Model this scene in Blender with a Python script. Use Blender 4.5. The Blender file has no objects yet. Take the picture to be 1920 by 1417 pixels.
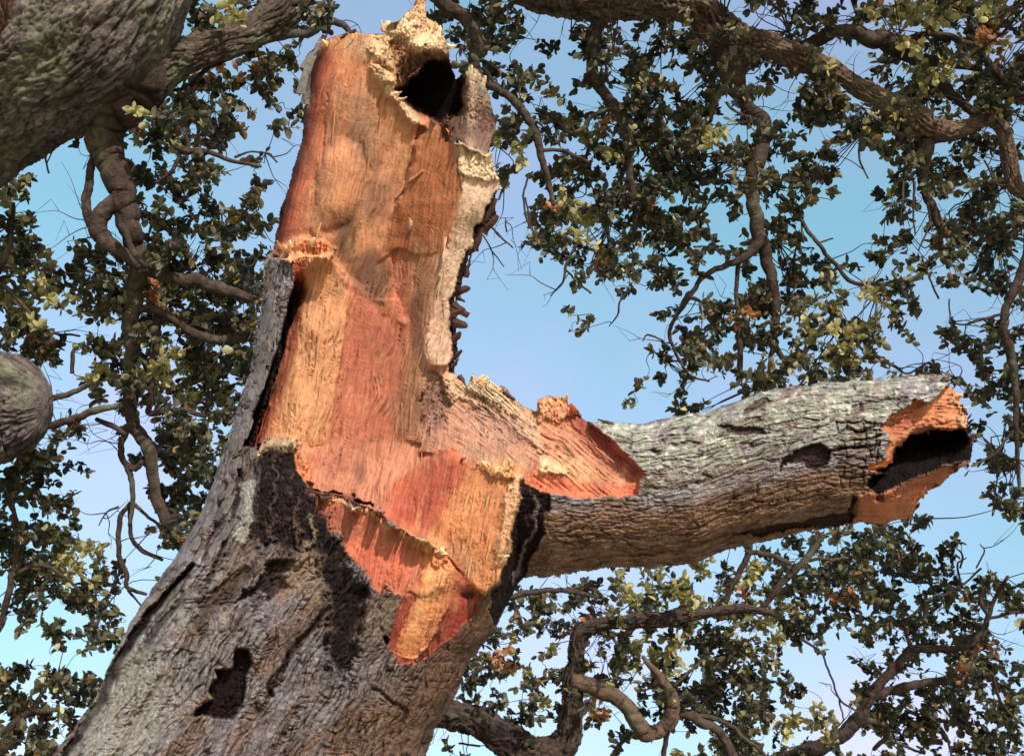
import bpy, math, random
import numpy as np
from mathutils import Vector, Matrix

random.seed(7)
rng = np.random.default_rng(11)
sc = bpy.context.scene
COL = sc.collection

# ------------------------------------------------------------------ camera
F = 2200.0                       # focal length in pixels of the 1920 wide photograph
PITCH = math.radians(32)
CAM = np.array([0.0, 0.0, 1.65])
cam_d = bpy.data.cameras.new("camera")
cam_d.sensor_width = 36.0
cam_d.lens = 36.0 * F / 1920.0
cam_d.clip_start = 0.05
cam_d.clip_end = 3000
cam = bpy.data.objects.new("camera", cam_d)
cam.location = CAM
cam.rotation_euler = (math.radians(90) + PITCH, 0, 0)
COL.objects.link(cam)
sc.camera = cam

RX = np.array([1.0, 0, 0])
FW = np.array([0, math.cos(PITCH), math.sin(PITCH)])
UPV = np.array([0, -math.sin(PITCH), math.cos(PITCH)])

# ------------------------------------------------------------------ light
SUN_CAM = np.array([0.33, 0.80, 0.52])      # towards the sun: right, up, back (view axes)
SUN_CAM = SUN_CAM / np.linalg.norm(SUN_CAM)
S = SUN_CAM[0] * RX + SUN_CAM[1] * UPV - SUN_CAM[2] * FW
elev = math.asin(S[2])
azim = math.atan2(S[0], S[1])
world = bpy.data.worlds.new("World")
sc.world = world
world.use_nodes = True
wn, wl = world.node_tree.nodes, world.node_tree.links
wn.clear()
w_out = wn.new("ShaderNodeOutputWorld")
w_bg = wn.new("ShaderNodeBackground")
w_sky = wn.new("ShaderNodeTexSky")
w_sky.sky_type = 'NISHITA'
w_sky.sun_disc = False
w_sky.sun_elevation = elev
w_sky.sun_rotation = azim
w_sky.air_density = 1.0
w_sky.dust_density = 0.4
w_sky.ozone_density = 1.0
w_bg.inputs[1].default_value = 0.15
# thin uneven haze veil in the sky
w_tc = wn.new("ShaderNodeTexCoord")
w_no = wn.new("ShaderNodeTexNoise")
w_no.inputs["Scale"].default_value = 4.5
w_no.inputs["Detail"].default_value = 3
w_ra = wn.new("ShaderNodeValToRGB")
w_ra.color_ramp.elements[0].position = 0.36
w_ra.color_ramp.elements[1].position = 0.66
w_ra.color_ramp.elements[0].color = (0.98, 1.26, 1.02, 1)
w_ra.color_ramp.elements[1].color = (1.55, 1.20, 1.14, 1)
w_mx = wn.new("ShaderNodeMix")
w_mx.data_type = 'RGBA'
w_mx.blend_type = 'MULTIPLY'
w_mx.inputs[0].default_value = 1.0
wl.new(w_tc.outputs["Generated"], w_no.inputs["Vector"])
wl.new(w_no.outputs["Fac"], w_ra.inputs[0])
wl.new(w_sky.outputs[0], w_mx.inputs[6])
wl.new(w_ra.outputs[0], w_mx.inputs[7])
w_sx = wn.new("ShaderNodeSeparateXYZ")
w_r2 = wn.new("ShaderNodeValToRGB")
w_r2.color_ramp.elements[0].position = 0.15
w_r2.color_ramp.elements[1].position = 0.85
w_r2.color_ramp.elements[0].color = (0.66, 0.58, 0.64, 1)
w_r2.color_ramp.elements[1].color = (1.40, 1.42, 1.34, 1)
w_m2 = wn.new("ShaderNodeMix")
w_m2.data_type = 'RGBA'
w_m2.blend_type = 'MULTIPLY'
w_m2.inputs[0].default_value = 1.0
wl.new(w_tc.outputs["Generated"], w_sx.inputs[0])
wl.new(w_sx.outputs["Z"], w_r2.inputs[0])
wl.new(w_mx.outputs[2], w_m2.inputs[6])
wl.new(w_r2.outputs[0], w_m2.inputs[7])
wl.new(w_m2.outputs[2], w_bg.inputs[0])
wl.new(w_bg.outputs[0], w_out.inputs[0])

sun_d = bpy.data.lights.new("sun", 'SUN')
sun_d.energy = 2.6
sun_d.angle = math.radians(0.53)
sun_d.color = (1.0, 0.95, 0.87)
sun = bpy.data.objects.new("sun", sun_d)
sun.rotation_euler = Vector(S).to_track_quat('Z', 'Y').to_euler()
sun.location = (0, 0, 20)
COL.objects.link(sun)
sc.view_settings.view_transform = 'Standard'
sc.view_settings.look = 'None'
sc.view_settings.exposure = 0.78
sc.view_settings.gamma = 1.0
sc.cycles.max_bounces = 6
sc.cycles.transparent_max_bounces = 4


# ------------------------------------------------------------------ helpers
def P(u, v, d):
    """world point seen at pixel (u, v) of the photograph, d metres along the view axis"""
    u = np.asarray(u, float); v = np.asarray(v, float); d = np.asarray(d, float)
    x = (u - 960.0) / F * d
    y = (708.5 - v) / F * d
    return CAM + x[..., None] * RX + y[..., None] * UPV + d[..., None] * FW


def srgb(c):
    c = np.asarray(c, float) / 255.0
    return np.where(c <= 0.04045, c / 12.92, ((c + 0.055) / 1.055) ** 2.4)


_perm = rng.permutation(65536).astype(np.int64)


def _h(ix, iy, seed):
    return _perm[(_perm[(ix + seed * 131) & 65535] + iy) & 65535]


def pn(x, y, seed=0):
    """2-d gradient noise, about -1..1"""
    xi = np.floor(x).astype(np.int64); yi = np.floor(y).astype(np.int64)
    xf = x - xi; yf = y - yi
    wx = xf * xf * xf * (xf * (xf * 6 - 15) + 10)
    wy = yf * yf * yf * (yf * (yf * 6 - 15) + 10)
    def g(dx, dy):
        a = _h(xi + dx, yi + dy, seed) * (2 * math.pi / 65536)
        return np.cos(a) * (xf - dx) + np.sin(a) * (yf - dy)
    a = g(0, 0); b = g(1, 0); c = g(0, 1); d = g(1, 1)
    return ((a + (b - a) * wx) * (1 - wy) + (c + (d - c) * wx) * wy) * 1.5


def fbm(x, y, oct=4, seed=0, gain=0.5):
    t = 0; a = 1.0; s = 0
    for o in range(oct):
        t = t + a * pn(x * 2 ** o, y * 2 ** o, seed + o * 7)
        s += a; a *= gain
    return t / s


def worley(x, y, seed=0):
    """F1, F2-F1, cell value"""
    xi = np.floor(x).astype(np.int64); yi = np.floor(y).astype(np.int64)
    f1 = np.full(x.shape, 9.0); f2 = np.full(x.shape, 9.0); cid = np.zeros(x.shape)
    for dx in (-1, 0, 1):
        for dy in (-1, 0, 1):
            h = _h(xi + dx, yi + dy, seed)
            px = xi + dx + (h & 255) / 255.0
            py = yi + dy + (h >> 8) / 255.0
            d = np.hypot(px - x, py - y)
            n = d < f1
            f2 = np.where(n, f1, np.minimum(f2, d))
            cid = np.where(n, h / 65536.0, cid)
            f1 = np.where(n, d, f1)
    return f1, f2 - f1, cid


def sstep(a, b, x):
    t = np.clip((x - a) / (b - a), 0, 1)
    return t * t * (3 - 2 * t)


def tag(o, label=None, cat=None, group=None, kind=None):
    if label: o["label"] = label
    if cat: o["category"] = cat
    if group: o["group"] = group
    if kind: o["kind"] = kind
    return o


def link(name, me, parent=None, mats=()):
    o = bpy.data.objects.new(name, me)
    COL.objects.link(o)
    if parent is not None:
        o.parent = parent
        o.matrix_parent_inverse = Matrix.Translation(-Vector(parent.location))
    for m in mats:
        me.materials.append(m)
    return o


def empty(name, loc):
    o = bpy.data.objects.new(name, None)
    o.location = loc
    o.empty_display_size = 0.2
    COL.objects.link(o)
    return o


def raw_mesh(name, verts, faces, col=None, smooth=True):
    """verts (n,3); faces: list of (k,3) or (k,4) integer arrays"""
    me = bpy.data.meshes.new(name)
    faces = [np.asarray(f, np.int64) for f in faces if len(f)]
    nl = sum(f.size for f in faces); nf = sum(len(f) for f in faces)
    me.vertices.add(len(verts)); me.loops.add(nl); me.polygons.add(nf)
    me.vertices.foreach_set("co", np.asarray(verts, np.float32).ravel())
    me.loops.foreach_set("vertex_index", np.concatenate([f.ravel() for f in faces]).astype(np.int32))
    tot = np.concatenate([np.full(len(f), f.shape[1]) for f in faces])
    st = np.concatenate([[0], np.cumsum(tot)[:-1]])
    me.polygons.foreach_set("loop_start", st.astype(np.int32))
    me.update(calc_edges=True)
    me.polygons.foreach_set("use_smooth", np.full(nf, smooth, dtype=bool))
    if col is not None:
        a = me.color_attributes.new("tint", 'FLOAT_COLOR', 'POINT')
        c = np.ones((len(verts), 4), np.float32); c[:, :3] = col
        a.data.foreach_set("color", c.ravel())
    me.update()
    return me


# ------------------------------------------------------------------ materials
def new_mat(name):
    m = bpy.data.materials.new(name)
    m.use_nodes = True
    nt = m.node_tree
    b = nt.nodes["Principled BSDF"]
    return m, nt, b


def tint_mat(name, rough=0.8, noise_scale=60, lo=0.75, hi=1.2, bump=0.25, bscale=90, spec=0.25, dist=0.004):
    m, nt, b = new_mat(name)
    N, L = nt.nodes, nt.links
    at = N.new("ShaderNodeAttribute"); at.attribute_name = "tint"
    tc = N.new("ShaderNodeTexCoord")
    no = N.new("ShaderNodeTexNoise"); no.inputs["Scale"].default_value = noise_scale
    no.inputs["Detail"].default_value = 5; no.inputs["Roughness"].default_value = 0.65
    mr = N.new("ShaderNodeMapRange")
    mr.inputs[1].default_value = 0.3; mr.inputs[2].default_value = 0.7
    mr.inputs[3].default_value = lo; mr.inputs[4].default_value = hi
    vm = N.new("ShaderNodeVectorMath"); vm.operation = 'SCALE'
    L.new(tc.outputs["Object"], no.inputs["Vector"])
    L.new(no.outputs["Fac"], mr.inputs[0])
    L.new(at.outputs["Color"], vm.inputs[0]); L.new(mr.outputs[0], vm.inputs["Scale"])
    L.new(vm.outputs[0], b.inputs["Base Color"])
    b.inputs["Roughness"].default_value = rough
    b.inputs["Specular IOR Level"].default_value = spec
    n2 = N.new("ShaderNodeTexNoise"); n2.inputs["Scale"].default_value = bscale
    n2.inputs["Detail"].default_value = 6; n2.inputs["Roughness"].default_value = 0.7
    L.new(tc.outputs["Object"], n2.inputs["Vector"])
    bp = N.new("ShaderNodeBump"); bp.inputs["Strength"].default_value = bump
    bp.inputs["Distance"].default_value = dist
    L.new(n2.outputs["Fac"], bp.inputs["Height"]); L.new(bp.outputs[0], b.inputs["Normal"])
    return m


M_BARK = tint_mat("oak_bark", 0.9, 45, 0.68, 1.28, 0.8, 70, 0.15, 0.012)
M_WOOD = tint_mat("torn_wood", 0.75, 55, 0.86, 1.13, 0.45, 110, 0.25, 0.006)
M_HOLLOW = tint_mat("rotten_hollow", 0.95, 30, 0.5, 1.5, 0.9, 50, 0.1, 0.015)
M_SPLINTER = tint_mat("splinter_wood", 0.75, 60, 0.85, 1.15, 0.2, 110, 0.25)
M_BRANCH = tint_mat("branch_bark", 0.95, 26, 0.55, 1.45, 1.0, 34, 0.1, 0.02)


def leaf_material(name):
    m, nt, b = new_mat(name)
    N, L = nt.nodes, nt.links
    at = N.new("ShaderNodeAttribute"); at.attribute_name = "tint"
    b.inputs["Roughness"].default_value = 0.5
    b.inputs["Specular IOR Level"].default_value = 0.35
    L.new(at.outputs["Color"], b.inputs["Base Color"])
    tr = N.new("ShaderNodeBsdfTranslucent")
    sc_ = N.new("ShaderNodeVectorMath"); sc_.operation = 'MULTIPLY'
    sc_.inputs[1].default_value = (1.35, 1.35, 0.75)
    L.new(at.outputs["Color"], sc_.inputs[0]); L.new(sc_.outputs[0], tr.inputs[0])
    mx = N.new("ShaderNodeMixShader"); mx.inputs[0].default_value = 0.28
    out = nt.nodes["Material Output"]
    L.new(b.outputs[0], mx.inputs[1]); L.new(tr.outputs[0], mx.inputs[2]); L.new(mx.outputs[0], out.inputs[0])
    return m


M_LEAF = leaf_material("leaf")

# ------------------------------------------------------------------ ground
gm, gnt, gb = new_mat("dry_ground")
gn = gnt.nodes.new("ShaderNodeTexNoise"); gn.inputs["Scale"].default_value = 0.8; gn.inputs["Detail"].default_value = 8
gr = gnt.nodes.new("ShaderNodeValToRGB")
gr.color_ramp.elements[0].color = (0.26, 0.21, 0.13, 1); gr.color_ramp.elements[1].color = (0.46, 0.39, 0.26, 1)
gt = gnt.nodes.new("ShaderNodeTexCoord")
gnt.links.new(gt.outputs["Object"], gn.inputs["Vector"])
gnt.links.new(gn.outputs["Fac"], gr.inputs[0]); gnt.links.new(gr.outputs[0], gb.inputs["Base Color"])
gb.inputs["Roughness"].default_value = 0.95
gx = np.concatenate([[-1500, -400, -100], np.linspace(-40, 40, 41), [100, 400, 1500]])
GX, GY = np.meshgrid(gx, gx)
GZ = 0.12 * fbm(GX / 7 + 3, GY / 7, 3, 5) - 0.1
gi = np.arange(GX.size).reshape(GX.shape)
gf = np.stack([gi[:-1, :-1], gi[:-1, 1:], gi[1:, 1:], gi[1:, :-1]], -1).reshape(-1, 4)
g_me = raw_mesh("ground", np.stack([GX, GY, GZ], -1).reshape(-1, 3), [gf])
tag(link("ground", g_me, None, [gm]), kind="structure", label="dry grassy ground under the oaks")

# ================================================================== the broken oak
D0 = 5.0
STEP = 1.6
us = np.arange(20, 1842, STEP)
vs = np.arange(-34, 1500, STEP)
U, V = np.meshgrid(us, vs)
NV, NU = U.shape

# noise used to make every edge ragged
W8a = 1.5 * fbm(U / 24, V / 30, 5, 21, 0.7); W8b = 1.5 * fbm(U / 24, V / 30, 5, 22, 0.7)
W30a = pn(U / 34, V / 34, 23); W30b = pn(U / 34, V / 34, 24)


def sd(poly, jag=1.0, margin=60):
    """signed distance in pixels (positive inside), edges jittered"""
    p = np.array(poly, float)
    u0, v0 = p.min(0) - margin; u1, v1 = p.max(0) + margin
    i0, i1 = np.searchsorted(us, [u0, u1]); j0, j1 = np.searchsorted(vs, [v0, v1])
    sl = (slice(j0, j1), slice(i0, i1))
    x = U[sl] + jag * (4 * W8a[sl] + 4 * W30a[sl]); y = V[sl] + jag * (4 * W8b[sl] + 4 * W30b[sl])
    dist = np.full(x.shape, 1e9); ins = np.zeros(x.shape, bool)
    q = np.roll(p, -1, 0)
    for (ax, ay), (bx, by) in zip(p, q):
        ex, ey = bx - ax, by - ay
        L2 = ex * ex + ey * ey
        if L2 == 0: continue
        t = np.clip(((x - ax) * ex + (y - ay) * ey) / L2, 0, 1)
        dist = np.minimum(dist, (x - ax - t * ex) ** 2 + (y - ay - t * ey) ** 2)
        c = ((ay > y) != (by > y)) & (x < (bx - ax) * (y - ay) / (by - ay + 1e-12) + ax)
        ins ^= c
    dist = np.sqrt(dist)
    return sl, np.where(ins, dist, -dist)


def line_d(pts, jag=1.0, margin=40):
    p = np.array(pts, float)
    u0, v0 = p[:, :2].min(0) - margin; u1, v1 = p[:, :2].max(0) + margin
    i0, i1 = np.searchsorted(us, [u0, u1]); j0, j1 = np.searchsorted(vs, [v0, v1])
    sl = (slice(j0, j1), slice(i0, i1))
    x = U[sl] + jag * (4 * W8a[sl] + 4 * W30a[sl]); y = V[sl] + jag * (4 * W8b[sl] + 4 * W30b[sl])
    best = np.full(x.shape, -1e9)
    for a, b in zip(p[:-1], p[1:]):
        e = b[:2] - a[:2]; L2 = (e ** 2).sum()
        t = np.clip(((x - a[0]) * e[0] + (y - a[1]) * e[1]) / L2, 0, 1)
        d = np.hypot(x - a[0] - t * e[0], y - a[1] - t * e[1])
        r = a[2] + (b[2] - a[2]) * t
        best = np.maximum(best, r - d)
    return sl, best


def tps(pts, x, y):
    """thin plate spline through (u, v, z) control points"""
    p = np.array(pts, float); n = len(p)
    s = 100.0
    X = p[:, :2] / s
    r = np.hypot(X[:, None, 0] - X[None, :, 0], X[:, None, 1] - X[None, :, 1])
    K = np.where(r > 0, r * r * np.log(r + 1e-9), 0) + np.eye(n) * 1e-3
    A = np.zeros((n + 3, n + 3)); A[:n, :n] = K
    A[:n, n] = 1; A[:n, n + 1:] = X; A[n, :n] = 1; A[n + 1:, :n] = X.T
    w = np.linalg.solve(A, np.concatenate([p[:, 2], [0, 0, 0]]))
    out = w[n] + w[n + 1] * x / s + w[n + 2] * y / s
    for k in range(n):
        rr = (x / s - X[k, 0]) ** 2 + (y / s - X[k, 1]) ** 2
        out = out + w[k] * 0.5 * rr * np.log(rr + 1e-9)
    return np.clip(out, p[:, 2].min() - 25, p[:, 2].max() + 25)


OUTLINE = [(600, 92), (612, 72), (640, 66), (655, 55), (690, 64), (720, 62), (730, 42), (752, 36), (770, 20), (782, -6), (788, -30), (796, -30),
           (799, 31), (815, 40), (830, 54), (838, 72), (841, 93), (847, 121), (853, 146), (866, 136), (881, 124), (893, 130), (909, 147), (914, 170), (918, 192),
           (932, 220), (929, 250), (922, 268), (915, 285), (926, 305), (938, 330), (936, 350), (928, 375), (931, 397), (930, 415), (914, 431), (900, 445), (894, 470), (880, 482),
           (876, 505), (869, 527), (866, 548), (856, 560), (852, 590), (856, 612), (858, 634), (860, 662), (849, 685), (863, 712), (876, 722), (882, 700), (888, 696),
           (894, 716), (905, 724), (922, 718), (932, 722), (945, 724), (969, 752), (1003, 770), (1008, 748), (1029, 740), (1052, 746), (1070, 758), (1085, 777),
           (1101, 789), (1149, 790), (1195, 795), (1280, 777), (1340, 767), (1430, 732), (1547, 715), (1647, 710), (1720, 703), (1777, 700),
           (1782, 722), (1797, 740), (1802, 758), (1813, 772), (1815, 808), (1825, 833), (1820, 867), (1783, 893), (1760, 915), (1737, 920), (1723, 943),
           (1703, 973), (1660, 982), (1613, 980), (1597, 984), (1530, 993), (1447, 1013), (1363, 1030), (1303, 1057), (1247, 1062), (1149, 1064), (1052, 1079),
           (981, 1085), (966, 1105), (950, 1140), (923, 1190), (883, 1240), (853, 1307), (817, 1367), (800, 1417), (770, 1520), (30, 1520),
           (40, 1500), (95, 1417), (157, 1339), (182, 1299), (219, 1211), (262, 1135), (321, 1051), (365, 982), (400, 900), (432, 800), (465, 700), (480, 620),
           (490, 560), (496, 500), (510, 478), (512, 462), (525, 400), (548, 325), (563, 265), (574, 181), (584, 130)]
Lk = np.array([(-60, 770), (0, 740), (40, 640), (92, 596), (181, 574), (265, 563), (325, 548), (400, 525), (478, 505), (560, 489), (620, 480), (700, 465), (800, 432), (900, 400), (982, 365),
               (1051, 321), (1135, 262), (1211, 219), (1299, 182), (1339, 157), (1417, 95), (1520, 20)], float)
Rk = np.array([(-60, 810), (0, 802), (54, 832), (120, 850), (147, 909), (220, 930), (330, 938), (397, 932), (431, 914), (482, 882), (560, 862), (690, 856), (760, 885), (840, 950), (905, 1030),
               (960, 1036), (1010, 1020), (1085, 981), (1140, 950), (1190, 923), (1240, 883), (1307, 853), (1367, 817), (1417, 800), (1520, 770)], float)
Tk = np.array([(820, 700), (880, 700), (960, 741), (1003, 760), (1085, 777), (1149, 790), (1195, 795), (1280, 777), (1340, 767), (1430, 732), (1547, 715), (1647, 710), (1777, 702), (1840, 745)], float)
Bk = np.array([(820, 1100), (981, 1086), (1052, 1079), (1149, 1064), (1247, 1062), (1303, 1057), (1363, 1030), (1447, 1013), (1530, 993), (1613, 982), (1703, 973), (1770, 950), (1840, 900)], float)
Lv = np.interp(V, Lk[:, 0], Lk[:, 1]); Rv = np.interp(V, Rk[:, 0], Rk[:, 1])
Tu = np.interp(U, Tk[:, 0], Tk[:, 1]); Bu = np.interp(U, Bk[:, 0], Bk[:, 1])
hw = (Rv - Lv) / 2; tt = (U - (Lv + Rv) / 2) / hw
zt = 0.66 * hw * np.sqrt(np.clip(1 - tt ** 2, 0, 1))
hl = (Bu - Tu) / 2; tl = (V - (Tu + Bu) / 2) / hl
zl = 0.95 * hl * np.sqrt(np.clip(1 - tl ** 2, 0, 1)) + 8
zl = np.where((U > 900) & (np.abs(tl) < 1), zl - 60 * sstep(1050, 900, U), -200)
on_limb = zl > zt
Z = np.maximum(zt, zl)
ZBASE = Z.copy()
ZBACK = -0.85 * np.maximum(zt, np.where(zl > -100, zl, 0)) - 6

# ---- mask
_, m_sd = sd(OUTLINE, 0.7, 2000)
mask_sd = np.full(U.shape, -99.0); mask_sd[_] = m_sd
MASK = mask_sd > 0

# ---- bark relief, along the grain
q = np.where(on_limb, tl * 170, tt * 300); s_ = np.where(on_limb, U, V)
bw = 3 * pn(q / 22, s_ / 40, 31)
f1, fd, cid = worley((q + 1.6 * bw) / 13.0, (s_ + 4 * bw) / 62.0, 3)
_a, fd2, cid2 = worley((q + bw) / 7.0 + 7, (s_ - 2 * bw) / 17.0, 9)
rid2 = 1 - np.abs(fbm((q + bw) / 55 + 5, (s_ + 2 * bw) / 17, 4, 191))
acr = sstep(0.88, 0.985, rid2) * sstep(0.0, 0.3, pn(q / 40, s_ / 50, 193)) * (1 - 0.5 * on_limb)
rid = 1 - np.abs(fbm((q + 2 * bw) / 13, s_ / 85, 4, 41))
fine = fbm(q / 5, s_ / 9, 3, 51)
big = fbm(q / 60, s_ / 90, 3, 61)
fiss = sstep(0.16, 0.0, fd) * sstep(-0.25, 0.25, pn(q / 50, s_ / 70, 71) + 0.15)
fis2 = sstep(0.14, 0.0, fd2)
ridge_f = sstep(0.86, 0.99, rid)
bark_h = 3.2 * (cid - 0.5) - 4.6 * fiss - 1.6 * fis2 - 3.2 * ridge_f - 3.5 * acr + 3.0 * fine + 4.5 * big
bark_h = bark_h * np.where(on_limb, 0.8, 1.0)
tonal = fbm(q / 70 + 9, s_ / 110, 4, 81)
lich = fbm(U / 42, V / 42, 4, 91)


def mixc(a, b, m):
    return a + (b - a) * m[..., None]


grey = srgb((148, 138, 138)); brown = srgb((134, 106, 88)); dark = srgb((58, 42, 38)); green = srgb((156, 158, 138)); pale = srgb((208, 202, 188))
C = np.zeros(U.shape + (3,)) + grey
C = mixc(C, np.zeros(3) + brown, sstep(-0.15, 0.35, tonal) * 0.75)
# brown, lichen free bark under the limb; the trunk grows browner toward its right
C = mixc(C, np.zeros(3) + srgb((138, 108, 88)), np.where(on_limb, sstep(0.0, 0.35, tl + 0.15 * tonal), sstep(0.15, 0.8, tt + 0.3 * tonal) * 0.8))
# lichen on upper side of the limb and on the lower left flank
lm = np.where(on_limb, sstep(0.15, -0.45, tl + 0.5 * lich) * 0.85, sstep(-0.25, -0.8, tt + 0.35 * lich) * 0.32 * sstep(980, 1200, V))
C = mixc(C, np.zeros(3) + green, lm * sstep(-0.35, 0.1, lich))
C = mixc(C, np.zeros(3) + pale, lm * sstep(0.0, 0.35, fbm(U / 13, V / 13, 3, 95)) * 0.75)
blot = fbm(q / 45 + 3, s_ / 60, 5, 187, 0.65)
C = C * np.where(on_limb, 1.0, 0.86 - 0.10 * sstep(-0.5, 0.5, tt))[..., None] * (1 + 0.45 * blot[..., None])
C = mixc(C, np.zeros(3) + srgb((92, 66, 58)), sstep(0.22, 0.5, fbm(q / 30 + 11, s_ / 48, 5, 189, 0.65)) * 0.55)
C = C * (0.82 + 0.4 * cid2[..., None])
C = mixc(C, np.zeros(3) + dark, np.clip(fiss * 0.6 + fis2 * 0.18 + ridge_f * 0.45 + acr * 0.5, 0, 1))
C = C * (1 + 0.35 * fine[..., None])
ROUGH = np.zeros(U.shape)           # coarse torn roughness
WOOD = np.zeros(U.shape)            # fibre texture and wood part
HOL = np.zeros(U.shape)             # hollow
BARK = np.ones(U.shape)
ID = np.where(on_limb, 1, 0).astype(int)      # 0 trunk bark 1 limb bark 2 wound wood 3 hollow 4 limb end wood 5 limb hollow 6 charred bark and the painted dark gap


def patch(poly, z=None, col=None, ew=3.0, jag=1.0, dz=None, rough=None, wood=None, pid=None, a=1.0, cew=None, zoff=0):
    sl, d = sd(poly, jag)
    m = sstep(-ew / 2, ew / 2, d)
    mc = m if cew is None else sstep(-cew, cew, d)
    if z is not None:
        zz = tps(z, U[sl], V[sl]) if isinstance(z, list) else z
        Z[sl] = Z[sl] + (zz + zoff - Z[sl]) * m
    if dz is not None:
        Z[sl] += dz * m
    if col is not None:
        C[sl] = C[sl] + (srgb(col) - C[sl]) * (mc * a)[..., None]
    if rough is not None:
        ROUGH[sl] = ROUGH[sl] + (rough - ROUGH[sl]) * m
    if wood is not None:
        WOOD[sl] = WOOD[sl] + (wood - WOOD[sl]) * m
        BARK[sl] = BARK[sl] + ((0 if wood else 1) - BARK[sl]) * m
    if pid is not None:
        ID[sl] = np.where(d > 0, pid, ID[sl])
    return sl, m


def stroke(pts, dz=-8, col=None, soft=3.0, a=1.0, jag=1.0, rough=None):
    sl, d = line_d(pts, jag)
    m = sstep(-soft, soft, d)
    Z[sl] += dz * m
    if col is not None:
        C[sl] = C[sl] + (srgb(col) - C[sl]) * (m * a)[..., None]
    if rough is not None:
        ROUGH[sl] = ROUGH[sl] + (rough - ROUGH[sl]) * m


DK = (48, 32, 30)
# ---- bark features on the trunk
HOLE = [(444, 1216), (467, 1216), (473, 1242), (463, 1276), (457, 1310), (437, 1345), (406, 1345), (366, 1342), (369, 1327), (396, 1313), (386, 1296), (406, 1272), (403, 1255), (434, 1252)]
patch(HOLE, dz=-26, col=(34, 21, 21), jag=1.3, rough=0.5, ew=5)
patch([(604, 1000), (650, 1030), (660, 1080), (695, 1105), (672, 1180), (655, 1250), (625, 1275), (610, 1230), (622, 1150), (600, 1080), (588, 1040)], dz=-20, col=(38, 28, 27), jag=4, a=1.0, ew=12, cew=20)
patch([(483, 1095), (501, 1050), (530, 1046), (560, 1054), (548, 1072), (522, 1082), (545, 1100), (522, 1110), (501, 1128), (490, 1110), (465, 1118), (440, 1135), (455, 1105)], dz=-18, col=DK, jag=2, a=0.9, ew=6)
patch([(372, 1128), (395, 1110), (440, 1075), (480, 1050), (470, 1085), (430, 1130), (395, 1160), (372, 1215), (362, 1180)], dz=-14, col=(70, 52, 44), jag=2.4, a=0.75, ew=12, cew=12)
stroke([(618, 1136, 5), (585, 1176, 5), (545, 1225, 6), (525, 1262, 4), (505, 1300, 3)], -14, DK, a=0.8)
stroke([(362, 1058, 4), (318, 1110, 6), (276, 1156, 8), (234, 1218, 9), (212, 1260, 9), (184, 1322, 8), (138, 1390, 7), (106, 1440, 6)], -26, (32, 24, 23), a=1.0, jag=0.8)
stroke([(345, 1110, 2), (290, 1185, 8), (262, 1225, 5)], -9, DK, a=0.7)
stroke([(300, 1270, 4), (260, 1340, 5), (215, 1420, 6)], -10, (80, 62, 50), a=0.7)
stroke([(420, 905, 4), (405, 985, 4), (380, 1050, 3)], -9, DK, a=0.7)
stroke([(452, 880, 5), (440, 960, 5), (420, 1020, 4), (390, 1090, 4)], -12, DK, a=0.8)
stroke([(515, 1265, 2), (500, 1290, 5), (512, 1300, 4)], -10, DK)
stroke([(700, 1290, 3), (760, 1330, 5), (745, 1380, 3)], -8, DK, a=0.6)
patch([(455, 905), (480, 900), (476, 940), (470, 1000), (448, 1020), (440, 1010), (452, 960)], dz=4, col=(200, 192, 172), jag=2.6, a=0.5, ew=8, rough=0.15)
patch([(150, 1417), (190, 1310), (250, 1220), (300, 1240), (330, 1330), (270, 1417), (180, 1470)], col=(186, 178, 164), jag=5, a=0.4, cew=26)
patch([(600, 1040), (575, 960), (560, 1010), (520, 1130), (560, 1120), (600, 1130)], col=(150, 122, 96), jag=3, a=0.55, cew=14)
patch([(700, 1110), (745, 1130), (730, 1210), (690, 1240), (670, 1190)], col=(132, 116, 104), jag=3, a=0.5, cew=14)
patch([(830, 1215), (890, 1165), (940, 1110), (985, 1095), (940, 1180), (870, 1250), (830, 1340), (760, 1417), (700, 1417), (780, 1290)], col=(108, 80, 62), jag=4, a=0.55, cew=22)
# charred strip of bark right of the wound, over the limb
patch([(975, 905), (1000, 900), (1030, 915), (1038, 950), (1020, 1000), (1000, 1040), (985, 1080), (962, 1125), (925, 1175), (915, 1150), (935, 1080), (950, 1040), (968, 960)],
      col=(34, 24, 24), jag=1.8, a=1.0, dz=-12, rough=0.6, pid=7)
stroke([(995, 925, 2), (1005, 950, 4), (1000, 985, 3), (975, 1040, 4), (965, 1090, 4)], 9, (132, 118, 110), a=0.7, jag=2)
stroke([(1030, 965, 2), (1018, 1010, 4), (1005, 1050, 2)], 8, (150, 122, 92), a=0.6, jag=2)

# ---- limb bark features
patch([(1380, 1000), (1440, 985), (1500, 975), (1560, 962), (1605, 960), (1600, 980), (1560, 985), (1480, 992), (1420, 1003)], dz=-15, col=(46, 30, 27), jag=1.2, a=0.95, rough=0.3)
patch([(1490, 845), (1530, 832), (1556, 842), (1556, 868), (1530, 882), (1500, 870), (1478, 872), (1462, 884), (1470, 862)], dz=-16, col=(52, 36, 34), jag=1.5, a=0.95)
patch([(1343, 796), (1380, 798), (1430, 800), (1437, 812), (1400, 818), (1362, 812)], dz=-11, col=(66, 48, 42), jag=1.2, a=0.9)
patch([(1392, 778), (1410, 758), (1440, 742), (1450, 752), (1425, 765), (1410, 778)], dz=-9, col=(78, 58, 50), jag=1.4, a=0.85)
stroke([(1556, 845, 3), (1580, 842, 3), (1620, 835, 3), (1650, 832, 2)], -10, DK, a=0.8)
stroke([(1590, 800, 2), (1610, 815, 3), (1640, 800, 2), (1665, 795, 2)], -8, DK, a=0.8)
stroke([(1600, 765, 2), (1650, 752, 3), (1700, 745, 2)], -8, DK, a=0.7)
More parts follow.
